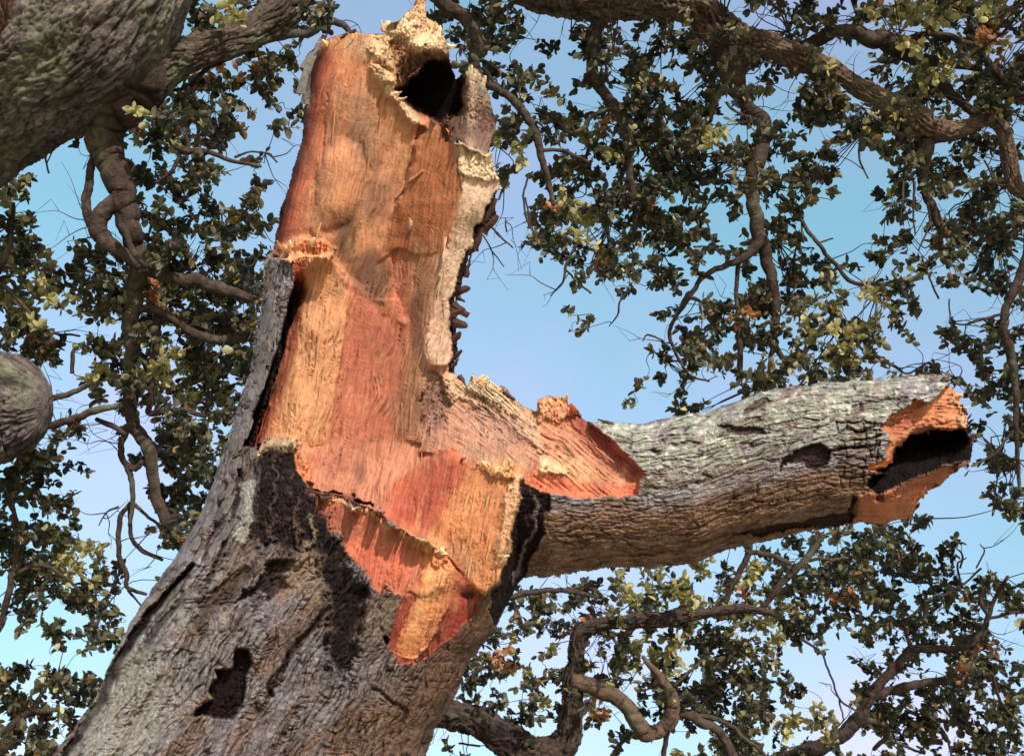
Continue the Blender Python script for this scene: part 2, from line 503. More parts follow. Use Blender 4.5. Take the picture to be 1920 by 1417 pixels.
stroke([(1260, 835, 2), (1290, 828, 3), (1310, 832, 2)], -7, DK, a=0.6)
stroke([(1225, 845, 5), (1233, 850, 5)], -8, DK, a=0.6)
stroke([(1050, 1005, 2), (1110, 1000, 3), (1150, 1012, 2)], -5, (70, 46, 36), a=0.5)
stroke([(1180, 1040, 3), (1260, 1035, 4), (1340, 1010, 3), (1420, 985, 3)], -5, (78, 52, 40), a=0.5)

crk = random.Random(5)
for r_ in range(7):
    v0 = 792 + r_ * 17
    pts = [(u, v0 + crk.uniform(-5, 5) - (u - 1560) * 0.05, crk.uniform(0.6, 2.2)) for u in range(1572, 1668, 16)]
    stroke(pts, -7, DK, soft=1.6, a=0.75, jag=1.0)
    for u in range(1576 + (r_ % 2) * 10, 1665, 21):
        if crk.random() < 0.75:
            du = crk.uniform(-6, 6)
            stroke([(u + du, v0, 1.2), (u + du + crk.uniform(-5, 5), v0 + 16, 1.2)], -6, DK, soft=1.6, a=0.7, jag=1.0)
# ---- the big wound
X = []
patch([(600, 100), (740, 100), (850, 300), (840, 500), (800, 700), (800, 850), (740, 900), (600, 850), (560, 700), (640, 500), (560, 450)], z=16, col=(198, 112, 76), wood=1, pid=2)
# upper left face of the stem
patch([(590, 80), (640, 58), (700, 66), (745, 110), (740, 175), (795, 225), (830, 300), (800, 420), (760, 560), (650, 560), (600, 480), (500, 486), (520, 400), (542, 325), (556, 265), (566, 181), (575, 120)],
      z=[(574, 181, 0), (620, 181, 58), (690, 170, 62), (740, 190, 52), (560, 300, 2), (606, 300, 58), (680, 300, 44), (760, 300, 22), (528, 420, 4), (575, 420, 58), (650, 430, 40), (720, 430, 14), (780, 430, 10), (620, 100, 50), (680, 540, 8)],
      col=(212, 146, 96), wood=1, pid=2, jag=0.6)
# right darker half of the stem
patch([(785, 235), (830, 260), (862, 300), (868, 380), (845, 440), (830, 520), (815, 600), (815, 690), (805, 780), (790, 845), (735, 840), (742, 700), (758, 600), (735, 520), (745, 400), (770, 300)],
      z=[(790, 250, 16), (750, 400, 12), (850, 350, 74), (840, 440, 70), (750, 520, 6), (815, 560, 62), (760, 620, 10), (805, 680, 55), (745, 740, 14), (800, 780, 52), (740, 840, 22)],
      col=(186, 130, 92), wood=1, pid=2, jag=0.8)
# cream sapwood turned to the right
patch([(846, 268), (880, 284), (930, 298), (945, 340), (918, 400), (898, 440), (876, 500), (860, 560), (858, 640), (862, 700), (800, 705), (795, 640), (818, 570), (826, 500), (842, 430), (866, 380), (868, 330)],
      z=[(860, 300, 82), (900, 300, 60), (938, 340, 14), (868, 380, 80), (905, 400, 34), (845, 450, 74), (890, 440, 14), (824, 540, 66), (862, 540, 14), (805, 640, 60), (852, 640, 12), (806, 700, 56), (850, 700, 20)],
      col=(240, 204, 168), wood=1, rough=0.4, pid=2, jag=1.2, cew=7)
patch([(848, 268), (885, 280), (930, 298), (940, 330), (915, 345), (880, 330), (862, 312)], col=(240, 218, 172), a=0.8, dz=8, rough=1.2, cew=8, jag=2)
patch([(800, 560), (850, 560), (852, 700), (795, 705)], col=(214, 168, 138), a=0.6, cew=12)
# lower trough, red heartwood
patch([(640, 520), (690, 545), (735, 590), (768, 600), (752, 700), (742, 780), (745, 860), (600, 860), (615, 760), (640, 640)],
      z=[(640, 540, 30), (690, 560, 12), (750, 600, 18), (630, 680, 26), (690, 690, 6), (748, 700, 16), (610, 800, 36), (670, 820, 20), (740, 820, 24)],
      col=(200, 114, 82), wood=1, pid=2, jag=0.9, ew=16, cew=8)
patch([(735, 470), (775, 465), (770, 560), (762, 610), (715, 590), (725, 540)], col=(204, 118, 80), a=0.8, jag=0.9, dz=3, ew=8, cew=7)
# bright strip left of it
patch([(556, 484), (622, 476), (652, 520), (655, 560), (645, 640), (630, 740), (612, 850), (480, 846), (520, 700), (545, 590)],
      z=[(560, 500, 34), (600, 490, 66), (645, 530, 44), (545, 600, 30), (590, 620, 66), (640, 640, 40), (505, 760, 28), (560, 760, 66), (625, 740, 44), (480, 840, 30), (545, 840, 70), (610, 840, 46)],
      col=(228, 160, 104), wood=1, pid=2, jag=0.6, ew=4, cew=6)
# basin at the foot of the trough
patch([(590, 836), (740, 820), (800, 830), (850, 838), (742, 905), (735, 960), (700, 955), (640, 930), (580, 918), (556, 850)],
      z=[(600, 840, 50), (670, 840, 22), (740, 830, 24), (800, 835, 40), (730, 900, 60), (640, 900, 50), (585, 905, 84), (700, 948, 88), (560, 850, 75)],
      col=(206, 132, 96), wood=1, pid=2, jag=0.8, cew=14)
# web of torn fibres running to the limb
patch([(800, 690), (850, 680), (890, 690), (965, 745), (1010, 775), (1025, 830), (1040, 885), (985, 895), (930, 880), (880, 880), (845, 845), (785, 850), (795, 780)],
      z=[(810, 700, 30), (860, 710, 4), (900, 715, -4), (960, 748, -2), (800, 780, 34), (860, 790, 34), (930, 790, 30), (1005, 800, 40), (800, 845, 56), (870, 850, 66), (940, 860, 74), (1020, 870, 84)],
      col=(196, 138, 108), wood=1, rough=0.35, pid=2, jag=0.8)
patch([(830, 700), (890, 690), (960, 745), (1015, 800), (1030, 850), (1010, 855), (985, 820), (930, 775), (870, 745), (840, 760)], col=(222, 190, 146), a=0.75, dz=7, rough=0.7, cew=9, jag=2.2)
patch([(795, 700), (830, 705), (845, 760), (830, 800), (800, 820), (790, 780)], col=(120, 98, 94), a=0.7, cew=12, jag=2.5, dz=-14, rough=0.9)
patch([(900, 745), (960, 770), (985, 810), (960, 840), (900, 820), (870, 790)], col=(176, 138, 124), a=0.6, cew=14, jag=3, dz=-6, rough=0.8)
patch([(868, 706), (882, 694), (896, 716), (920, 720), (950, 740), (940, 760), (900, 745), (875, 735)], col=(206, 190, 160), a=0.7, cew=6, jag=2.5, dz=10, rough=1.4)
patch([(860, 850), (890, 830), (930, 850), (985, 860), (1000, 890), (930, 895), (880, 880)], col=(170, 140, 108), a=0.65, cew=9, jag=2)
# shard at the root of the limb
patch([(1004, 745), (1030, 736), (1055, 742), (1090, 776), (1130, 812), (1175, 850), (1204, 885), (1196, 918), (1120, 930), (1040, 902), (1022, 850), (1008, 800)],
      z=[(1010, 760, 26), (1050, 750, 8), (1090, 785, 14), (1140, 830, 50), (1195, 890, 92), (1020, 840, 60), (1070, 840, 56), (1040, 900, 98), (1110, 900, 92), (1190, 918, 104)],
      col=(212, 138, 98), wood=1, rough=0.25, pid=2, jag=1.0)
patch([(1062, 770), (1090, 776), (1130, 812), (1175, 850), (1204, 885), (1198, 912), (1160, 880), (1115, 850), (1085, 810)], col=(158, 58, 42), a=0.95, dz=8, cew=8, jag=1.2)
patch([(1004, 745), (1030, 736), (1060, 745), (1085, 775), (1040, 790), (1010, 790)], col=(224, 158, 104), a=0.7, dz=8, rough=1.3, cew=6, jag=2)
patch([(1050, 845), (1085, 850), (1130, 900), (1080, 900), (1040, 880)], col=(222, 178, 120), a=0.6, cew=12)
patch([(980, 890), (1010, 872), (1050, 880), (1090, 905), (1200, 908), (1196, 926), (1100, 934), (1030, 922), (985, 908)],
      z=[(985, 900, 112), (1040, 895, 116), (1100, 920, 120), (1195, 918, 112)], col=(216, 112, 66), wood=1, pid=2, jag=1.1)
patch([(1012, 866), (1050, 868), (1075, 885), (1060, 892), (1030, 884), (1008, 886)], col=(246, 216, 160), a=0.85, dz=8, rough=1.0, jag=2.2)
# red inner shard
patch([(846, 836), (878, 868), (868, 902), (802, 1008), (770, 1000), (718, 966), (728, 915), (770, 880)],
      z=[(846, 840, 92), (875, 870, 112), (800, 1000, 122), (725, 960, 96), (740, 905, 66), (800, 880, 80)],
      col=(198, 98, 62), wood=1, pid=2, jag=0.5)
# orange face
patch([(872, 872), (898, 864), (935, 866), (978, 870), (974, 915), (950, 1050), (930, 1095), (908, 1116), (868, 1088), (835, 1042), (798, 1006), (866, 900)],
      z=[(875, 875, 118), (970, 880, 130), (800, 1005, 128), (870, 980, 140), (940, 980, 150), (870, 1085, 150), (905, 1110, 160), (945, 1050, 156)],
      col=(222, 142, 80), wood=1, pid=2, jag=0.7)
patch([(888, 868), (930, 862), (980, 868), (976, 890), (940, 900), (905, 885)], col=(250, 186, 110), a=0.75, dz=9, rough=1.4, jag=2.4, cew=6)
patch([(962, 885), (980, 885), (972, 960), (950, 1055), (928, 1070), (934, 1010), (945, 940)], col=(226, 178, 128), a=0.8, dz=11, rough=0.55, jag=1.6, ew=6)
stroke([(925, 905, 2), (912, 960, 2), (905, 1030, 3), (900, 1075, 2)], -5, (178, 88, 52), a=0.6, jag=0.7)
patch([(820, 1020), (870, 1020), (900, 1060), (895, 1090), (860, 1080), (830, 1045)], col=(196, 150, 104), a=0.6, cew=12, jag=2)
# lower red shell, lip and tongue
patch([(580, 926), (640, 940), (672, 950), (735, 986), (762, 1000), (838, 1036), (835, 1070), (800, 1112), (765, 1118), (700, 1088), (655, 1045), (640, 1000), (612, 975), (595, 950)],
      z=[(585, 932, 150), (660, 950, 160), (740, 990, 168), (830, 1040, 176), (650, 1030, 172), (720, 1060, 186), (790, 1100, 198), (620, 980, 162)],
      col=(206, 114, 76), wood=1, pid=2, jag=3.4, ew=9)
stroke([(582, 918, 3), (622, 928, 5), (665, 938, 4), (700, 950, 2)], -45, (40, 24, 22), soft=2, jag=2.2)
stroke([(582, 930, 3), (625, 940, 3), (668, 951, 3), (700, 968, 3), (728, 990, 3)], 4, (240, 196, 146), soft=2, jag=1.4, rough=0.8)
patch([(738, 985), (762, 992), (840, 1030), (838, 1050), (812, 1062), (790, 1032), (750, 1008)], col=(230, 172, 112), a=0.8, dz=6, rough=0.9, jag=2, cew=5)
patch([(790, 1034), (840, 1042), (868, 1090), (830, 1150), (806, 1205), (776, 1236), (738, 1222), (752, 1170), (785, 1115), (795, 1075)], dz=-9, col=(236, 148, 84), wood=1, pid=2, jag=0.8, ew=4)
patch([(842, 1046), (880, 1095), (898, 1115), (888, 1150), (850, 1190), (806, 1225), (786, 1238), (812, 1200), (835, 1145), (862, 1092)], dz=-12, col=(172, 66, 46), wood=1, pid=2, jag=1.3, cew=7)
patch([(735, 1222), (728, 1190), (750, 1130), (770, 1108), (786, 1115), (756, 1170), (742, 1222), (780, 1240), (775, 1248), (745, 1240)], dz=-6, col=(160, 58, 42), wood=1, pid=2, jag=1.3, cew=5)
patch([(810, 1060), (836, 1070), (800, 1140), (775, 1205), (758, 1212), (775, 1150), (800, 1095)], col=(250, 182, 108), a=0.7, cew=8, jag=0.8)
stroke([(872, 1112, 5), (884, 1114, 6)], -22, (30, 20, 20), soft=2)
stroke([(722, 1195, 4), (726, 1202, 4)], -14, (30, 20, 20), soft=2)
# charred bark stump left of the wound
patch([(478, 858), (492, 832), (515, 824), (548, 828), (562, 845), (575, 895), (590, 925), (612, 960), (628, 1000), (600, 1035), (545, 1040), (500, 1020), (462, 1010), (478, 940)],
      z=[(480, 850, 124), (520, 830, 128), (560, 845, 132), (480, 940, 150), (540, 920, 160), (590, 930, 162), (480, 1010, 160), (600, 1020, 188), (545, 1030, 178)],
      col=(38, 28, 27), jag=3, rough=1.0, pid=6, cew=15)
stroke([(520, 850, 2), (515, 900, 4), (505, 960, 3), (510, 1010, 4)], 7, (92, 74, 68), a=0.7, jag=3)
stroke([(560, 930, 2), (555, 980, 5), (565, 1025, 4)], 7, (98, 78, 66), a=0.7, jag=3)
stroke([(590, 960, 3), (582, 1010, 5), (560, 1060, 4)], 8, (140, 118, 96), a=0.8, jag=3)
patch([(478, 846), (500, 824), (545, 824), (562, 836), (556, 846), (530, 838), (500, 842), (484, 862)], col=(212, 190, 150), a=0.75, jag=2, dz=5, rough=1.0, cew=4)
patch([(552, 840), (570, 846), (582, 880), (588, 904), (570, 900), (554, 880)], z=118, col=(232, 140, 78), wood=1, pid=2, jag=0.6)
# gap behind the left bark slab, its shade painted black; red band
patch([(556, 512), (566, 552), (548, 600), (520, 700), (492, 790), (474, 842), (456, 836), (478, 770), (505, 700), (528, 630), (540, 570)], z=-18, col=(34, 24, 23), jag=0.6, pid=6)
patch([(562, 500), (574, 540), (562, 620), (540, 700), (512, 780), (492, 838), (474, 840), (496, 780), (524, 700), (548, 610), (558, 550)],
      col=(150, 48, 36), a=0.95, jag=0.4, cew=7, pid=2)
# red-brown band down the left edge of the upper stem
dL = U - Lv - 3 * W30a
upb = (sstep(80, 110, V) * sstep(478, 468, V) * (U < 740))
for (a0, a1, c_, al) in ((60, 34, (214, 112, 66), 0.85), (32, 12, (156, 50, 32), 1.0), (15, 9, (40, 24, 22), 1.0)):
    mm = sstep(a0, a1, dL) * upb * al
    C = C + (srgb(c_) - C) * mm[..., None]
# ragged ledge where the stem tore across
patch([(508, 478), (520, 458), (560, 448), (612, 454), (628, 470), (618, 500), (590, 492), (570, 520), (552, 516), (550, 492)], dz=22, col=(238, 168, 108), jag=1.6, rough=1.2, wood=1, pid=2, ew=5)
patch([(548, 490), (568, 492), (574, 520), (560, 530), (552, 512)], col=(206, 82, 54), a=0.9, jag=1)
patch([(556, 448), (615, 455), (625, 470), (600, 474), (560, 466)], col=(232, 124, 66), a=0.8, jag=1.5, cew=4)
# the eye shaped knob and its groove
sl, d = sd([(612, 285), (640, 264), (668, 275), (682, 320), (672, 375), (645, 420), (612, 430), (598, 390), (600, 330)], 0.8)
Z[sl] += 12 * sstep(-4, 34, d) - 5 * sstep(12, 0, np.abs(d + 7))
C[sl] = C[sl] + (srgb((150, 96, 64)) - C[sl]) * (0.5 * sstep(13, 0, np.abs(d + 8)) * (0.4 + 0.6 * sstep(-.3, .3, W30a[sl])))[..., None]
C[sl] = C[sl] + (srgb((222, 146, 94)) - C[sl]) * (0.7 * sstep(0, 20, d))[..., None]
stroke([(612, 175, 2), (606, 270, 3), (590, 360, 4), (582, 450, 3)], -7, (170, 112, 74), a=0.6)
# pointed orange sheet
patch([(822, 222), (832, 236), (850, 268), (864, 330), (860, 400), (838, 468), (800, 480), (745, 468), (710, 490), (742, 390), (765, 340), (778, 270), (800, 248)],
      z=[(822, 225, 66), (850, 270, 80), (780, 270, 52), (862, 390, 84), (750, 380, 40), (800, 350, 60), (835, 465, 66), (745, 465, 18), (715, 485, 14)],
      col=(190, 112, 58), wood=1, pid=2, jag=1.2, ew=6, cew=5, zoff=4)  # the sheet's shaded tone is put into its orange-brown colour
stroke([(742, 372, 1.2), (762, 345, 2), (792, 322, 1.2)], 8, (240, 196, 136), soft=1.5, jag=0.3)
stroke([(770, 412, 1), (772, 425, 4), (770, 438, 1)], 6, (250, 216, 168), soft=2, jag=0.8)
# stains on the old wood
for poly, c_, al, cw in (([(655, 190), (692, 180), (700, 250), (715, 300), (700, 330), (672, 290), (655, 250)], (150, 116, 96), 0.7, 16),
                         ([(690, 330), (745, 340), (740, 400), (700, 420), (675, 390)], (150, 108, 84), 0.6, 18),
                         ([(648, 400), (672, 388), (666, 440), (642, 486), (622, 480), (630, 440)], (84, 56, 46), 0.85, 9),
                         ([(650, 478), (700, 470), (735, 500), (728, 540), (715, 575), (690, 555), (660, 530)], (104, 72, 62), 0.8, 10),
                         ([(760, 430), (800, 425), (810, 460), (780, 480), (758, 465)], (140, 86, 60), 0.6, 12),
                         ([(590, 395), (625, 385), (640, 420), (600, 440)], (150, 104, 74), 0.5, 10),
                         ([(780, 500), (795, 560), (790, 640), (778, 700), (768, 640), (772, 560)], (128, 84, 64), 0.7, 6),
                         ([(748, 720), (765, 740), (762, 800), (748, 838), (740, 800)], (140, 92, 70), 0.6, 6),
                         ([(586, 860), (640, 850), (650, 880), (600, 890)], (150, 84, 70), 0.5, 12),
                         ([(655, 880), (685, 870), (690, 895), (668, 912)], (110, 66, 56), 0.8, 7),
                         ([(612, 120), (660, 110), (700, 140), (660, 165), (620, 150)], (226, 132, 80), 0.6, 12),
                         ([(650, 66), (700, 64), (720, 95), (690, 110), (655, 100)], (236, 196, 150), 0.6, 10),
                         ([(820, 890), (840, 870), (850, 900), (780, 985), (740, 970), (760, 940)], (160, 60, 42), 0.5, 12),
                         ([(650, 1030), (700, 1010), (760, 1040), (770, 1100), (700, 1085)], (206, 92, 58), 0.5, 14),
                         ([(600, 950), (660, 960), (690, 1000), (640, 1010)], (150, 80, 64), 0.5, 12)):
    patch(poly, col=c_, a=al, cew=cw, jag=2.4)
# crown above the hollow
patch([(690, 60), (735, 44), (770, 24), (786, -34), (800, -34), (802, 30), (832, 52), (850, 100), (858, 140), (820, 120), (780, 130), (752, 158), (735, 122), (710, 100)],
      z=[(700, 70, 46), (745, 50, 40), (792, 0, 22), (830, 60, 20), (845, 110, 24), (790, 100, 66), (750, 140, 54)],
      col=(222, 184, 132), wood=1, rough=1.3, pid=2, jag=1.6)
patch([(728, 80), (765, 68), (775, 100), (800, 100), (820, 118), (780, 132), (752, 158), (738, 120)], col=(166, 104, 66), a=0.85, dz=-18, cew=7, jag=1.6)  # brown shadow under the crown, painted into the wood
patch([(845, 70), (855, 120), (830, 120), (822, 90)], col=(120, 92, 78), a=0.8, cew=7, jag=1.5)
stroke([(765, 78, 5), (790, 78, 7), (820, 76, 6)], 9, (244, 222, 170), jag=2.2, rough=1.2)
stroke([(736, 60, 6), (760, 48, 7), (780, 42, 5)], 9, (246, 226, 172), jag=2.2, rough=1.2)
patch([(695, 92), (720, 88), (740, 105), (738, 130), (715, 128)], col=(228, 196, 138), a=0.7, rough=1.2, dz=6, jag=2, cew=5)
# shard right of the hollow
patch([(855, 150), (868, 136), (883, 122), (912, 146), (922, 192), (936, 220), (928, 262), (918, 288), (880, 278), (850, 246), (842, 226), (866, 200), (866, 170)],
      z=[(870, 150, 30), (905, 150, 10), (862, 200, 40), (915, 200, 18), (885, 270, 60), (925, 240, 8), (850, 235, 30)], col=(166, 140, 116), rough=1.0, jag=1.2, pid=2, wood=1)
patch([(862, 136), (883, 122), (908, 146), (885, 150), (870, 165)], col=(224, 206, 170), a=0.7, jag=2, cew=5)
patch([(895, 190), (922, 200), (936, 222), (928, 262), (918, 288), (890, 276), (885, 240), (900, 220)], col=(96, 58, 50), a=0.85, jag=2.4, cew=6)
patch([(838, 226), (858, 210), (880, 250), (870, 275), (848, 262)], col=(74, 52, 48), a=0.85, jag=1.6, cew=5)
# bark edge down the right of the stem
patch([(915, 385), (940, 380), (940, 425), (912, 438), (898, 470), (885, 500), (874, 545), (866, 600), (864, 690), (852, 690), (852, 600), (860, 540), (876, 480), (895, 430)],
      z=2, col=(62, 36, 34), jag=1.6, rough=1.0, wood=0, pid=0)
sl, d = line_d([(932, 372, 8), (924, 408, 12), (902, 434, 11), (886, 470, 10), (871, 510, 10), (859, 550, 10), (852, 600, 10), (853, 650, 9), (852, 692, 9)], 1.8)
mk = sstep(-2, 2, d)
Z[sl] += (4 - Z[sl]) * mk; C[sl] += (srgb((52, 32, 30)) - C[sl]) * mk[..., None]
WOOD[sl] *= 1 - mk; BARK[sl] += (1 - BARK[sl]) * mk; ROUGH[sl] += (1.0 - ROUGH[sl]) * mk; ID[sl] = np.where(d > 0, 0, ID[sl])
# the hollow itself
patch([(738, 150), (748, 120), (775, 100), (815, 92), (848, 104), (864, 140), (872, 190), (866, 250), (840, 262), (815, 226), (786, 214), (760, 190)], col=(92, 62, 48), a=0.9, cew=9, jag=2.2, dz=-14, ew=14)  # brown zone round the hole, shading below it painted in
HOLLOW = [(744, 168), (768, 150), (786, 136), (806, 118), (834, 112), (856, 130), (868, 165), (868, 196), (852, 218), (822, 228), (800, 218), (776, 202), (756, 186)]
patch(HOLLOW, z=-96, col=(26, 19, 19), jag=1.6, pid=3, rough=1.0, wood=0, ew=12)
stroke([(700, 125, 6), (725, 150, 7), (735, 180, 6), (760, 205, 8), (782, 226, 7)], 13, (234, 204, 152), jag=2.0, rough=1.2, soft=3)
stroke([(728, 150, 4), (745, 152, 8), (738, 158, 5)], 16, (222, 176, 112), jag=1.5, soft=3)
# ---- broken end of the limb
patch([(1655, 800), (1672, 778), (1700, 764), (1712, 752), (1740, 756), (1765, 738), (1783, 716), (1800, 742), (1818, 775), (1816, 812), (1745, 812), (1700, 835), (1668, 868), (1660, 850), (1672, 828), (1664, 812)],
      z=[(1660, 800, 86), (1780, 730, 20), (1730, 780, 66), (1812, 790, 30), (1690, 830, 96), (1670, 860, 104)], col=(214, 136, 82), wood=1, rough=0.25, pid=4, jag=1.5)
patch([(1655, 800), (1690, 772), (1730, 770), (1710, 790), (1680, 815)], col=(156, 62, 44), a=0.6, cew=9, jag=2)
stroke([(1690, 805, 2), (1740, 795, 4), (1790, 786, 2)], -7, (160, 92, 60), a=0.6, jag=2)
stroke([(1785, 745, 3), (1800, 775, 4), (1812, 800, 4)], 6, (238, 196, 140), a=0.8, jag=2, rough=1.0)
patch([(1605, 930), (1640, 922), (1690, 912), (1740, 888), (1800, 868), (1790, 890), (1765, 912), (1740, 922), (1724, 945), (1705, 976), (1650, 986), (1608, 984), (1598, 960)],
      z=[(1605, 940, 110), (1700, 910, 92), (1790, 872, 24), (1740, 920, 20), (1700, 970, 14), (1620, 980, 20), (1650, 950, 86)], col=(208, 122, 76), wood=1, rough=0.3, pid=4, jag=1.5)
stroke([(1625, 935, 3), (1680, 925, 3), (1740, 905, 2)], -6, (120, 62, 46), a=0.7, jag=2)
patch([(1614, 880), (1640, 868), (1680, 850), (1672, 872), (1640, 884)], col=(206, 108, 74), wood=1, pid=4, jag=1.4, dz=-6)
LHOLE = [(1678, 836), (1720, 812), (1770, 806), (1812, 802), (1826, 836), (1822, 867), (1780, 868), (1755, 882), (1735, 886), (1700, 906), (1650, 922), (1622, 914), (1632, 896), (1660, 888), (1645, 880), (1668, 866)]
patch(LHOLE, z=[(1640, 905, 60), (1690, 860, 4), (1760, 840, -20), (1815, 835, -10)], col=(24, 17, 17), jag=1.6, pid=5, rough=0.9, wood=0, ew=5)
patch([(1640, 922), (1658, 920), (1655, 940), (1642, 938)], dz=-16, col=(40, 28, 26), jag=1)
patch([(1596, 925), (1608, 935), (1604, 975), (1592, 972)], dz=-10, col=(46, 30, 28), jag=1.5)

# ---- fibre relief and torn roughness
def blur(A, r):
    k = np.exp(-0.5 * (np.arange(-3 * r, 3 * r + 1) / r) ** 2); k /= k.sum()
    B = np.zeros_like(A)
    for i_, w_ in enumerate(k): B += w_ * np.roll(A, i_ - 3 * r, 0)
    D_ = np.zeros_like(A)
    for i_, w_ in enumerate(k): D_ += w_ * np.roll(B, i_ - 3 * r, 1)
    return D_


gang = 0.22                                     # the stem leans: grain direction in the wound
gx_ = (U * math.cos(gang) + V * math.sin(gang)); gy_ = (-U * math.sin(gang) + V * math.cos(gang))
webw = sstep(800, 870, U) * sstep(860, 830, V) * sstep(680, 720, V) + sstep(985, 1010, U)
webw = np.clip(webw, 0, 1)
ga2 = math.radians(-52)                         # fibres of the web and limb side run down to the right
hx = (U * math.cos(ga2) + V * math.sin(ga2)); hy = (-U * math.sin(ga2) + V * math.cos(ga2))
endw = (U > 1500)
wob = 6 * pn(U / 60, V / 60, 101)
fib_a = fbm((gx_ + wob) / 5, gy_ / 70, 4, 103, 0.6)
fib_b = fbm((hx + wob) / 5, hy / 60, 4, 104, 0.6)
fib_c = fbm((V + wob) / 5, U / 60, 4, 105, 0.6)
fib = np.where(endw, fib_c, fib_a * (1 - webw) + fib_b * webw)
cross = fbm(gx_ / 14, gy_ / 7, 3, 107)
torn = 0.75 * fbm(gx_ / 6 + 0.8 * W8a, gy_ / 30, 5, 109, 0.65) + 0.45 * fbm(U / 16, V / 18, 5, 112, 0.7)
tornr = 1 - 2 * np.abs(fbm(gx_ / 5, gy_ / 17, 3, 110, 0.6))
strip = sstep(0, 12, U - Lv - 60) * (V > 480) * (U < 640)
Zs = blur(Z, 4)
sm_ = (0.15 + 0.85 * sstep(-0.15, 0.35, fbm(U / 60, V / 60, 3, 151))) * np.clip(WOOD, 0, 1) * sstep(6, 30, mask_sd) * (BARK < 0.5)
Z += (Zs - Z) * sm_
Z += WOOD * (2.4 * fib + 0.3 * cross + 3.4 * fbm(U / 40, V / 55, 3, 111)) + ROUGH * (7.0 * torn + 5.0 * tornr)
chk = sstep(0.93, 0.995, 1 - np.abs(np.where(endw, fbm((V + wob) / 16, U / 160, 3, 161), fbm((gx_ + 2 * wob) / 16, gy_ / 300, 3, 161) * (1 - webw) + webw * fbm((hx + wob) / 14, hy / 120, 3, 162)))) * sstep(-0.1, 0.3, fbm(U / 60, V / 80, 3, 163))
chk = chk * (WOOD > 0.5) * (0.35 + 0.65 * sstep(450, 560, V))
Z += -4.0 * chk
crot = sstep(870, 930, V) * (U > 560) * (U < 1000)
Z += WOOD * (1.8 * fib + crot * 2.4 * fbm(U / 20 + 2 * W8a, V / 26, 4, 165, 0.6) + 1.5 * webw * tornr)
Z += WOOD * strip * (-4.0 * sstep(0.15, 0.45, fbm((gx_ + wob) / 6, gy_ / 34, 3, 113)))
Z += BARK * (1 - 0.5 * np.clip(ROUGH, 0, 1)) * bark_h
wm = WOOD[..., None]
Cw = blur(C * wm, 2) / np.maximum(blur(wm, 2), 0.05)
Cw2 = blur(C * wm, 9) / np.maximum(blur(wm, 9), 0.05)
mixn = sstep(-0.4, 0.5, fbm(gx_ / 12, gy_ / 40, 3, 131))[..., None]
Cw = Cw + (Cw2 - Cw) * (0.08 + 0.36 * mixn)
lum = (Cw @ np.array([0.3, 0.5, 0.2]))[..., None]
Cw = (Cw + (lum - Cw) * 0.16) * np.array([0.83, 0.76, 0.71])
mot = fbm(U / 38 + 5, V / 52, 4, 133, 0.6)[..., None]; mot2 = fbm(gx_ / 16 + 5, gy_ / 90, 4, 135, 0.6)[..., None]
Cw = Cw * (1 + 0.22 * mot + 0.22 * mot2)
Cw = Cw + (srgb((156, 112, 92)) * 0.8 - Cw) * sstep(0.12, 0.55, fbm(U / 50, V / 70, 4, 137, 0.6))[..., None] * 0.4
Cw = Cw + (srgb((214, 170, 118)) * 0.85 - Cw) * sstep(0.15, 0.55, fbm(gx_ / 22, gy_ / 80, 4, 139, 0.6))[..., None] * 0.4
spk = sstep(0.28, 0.5, fbm(gx_ / 7, gy_ / 22, 3, 141))[..., None]
Cw = Cw * (1 - 0.35 * spk)
C = C + (Cw - C) * wm
WV = WOOD[..., None]
C = C * (1 + WV * (0.40 * fib[..., None] + 0.05 * cross[..., None] + 0.22 * fbm(U / 55, V / 90, 3, 117)[..., None]))
C = C * (1 - 0.4 * chk[..., None])
redv = sstep(0.05, 0.5, fbm(gx_ / 30, gy_ / 120, 3, 119)) * WOOD * 0.35
C = C * (1 + redv[..., None] * np.array([-0.05, -0.22, -0.3]))
C = C * (1 + np.clip(ROUGH, 0, 1)[..., None] * 0.85 * torn[..., None])
chm = np.isin(ID, (6, 7)) * sstep(0.1, 0.5, fbm(U / 12, V / 30, 4, 181, 0.6))
C = C + (srgb((104, 84, 76)) - C) * (0.55 * chm)[..., None]
C = np.clip(C, 0.006, 0.86)

# keep the front in front of the back
edge = np.clip(mask_sd, 0, 14) / 14
Z = np.maximum(Z, ZBACK + 12)
Z = Z * 1.0


def sculpt_point(u, v, z):
    return P(u, v, D0 - z * D0 / F)


PT = sculpt_point(U, V, Z)
idx = np.arange(U.size).reshape(U.shape)
quad_ok = MASK[:-1, :-1] & MASK[:-1, 1:] & MASK[1:, 1:] & MASK[1:, :-1]
ID2 = ID.copy(); ID2[(~np.isin(ID, (2, 3, 4, 5, 6, 7)))] = np.where(on_limb, 1, 0)[(~np.isin(ID, (2, 3, 4, 5, 6, 7)))]
fid = ID2[:-1, :-1]
quads = np.stack([idx[:-1, :-1], idx[1:, :-1], idx[1:, 1:], idx[:-1, 1:]], -1)


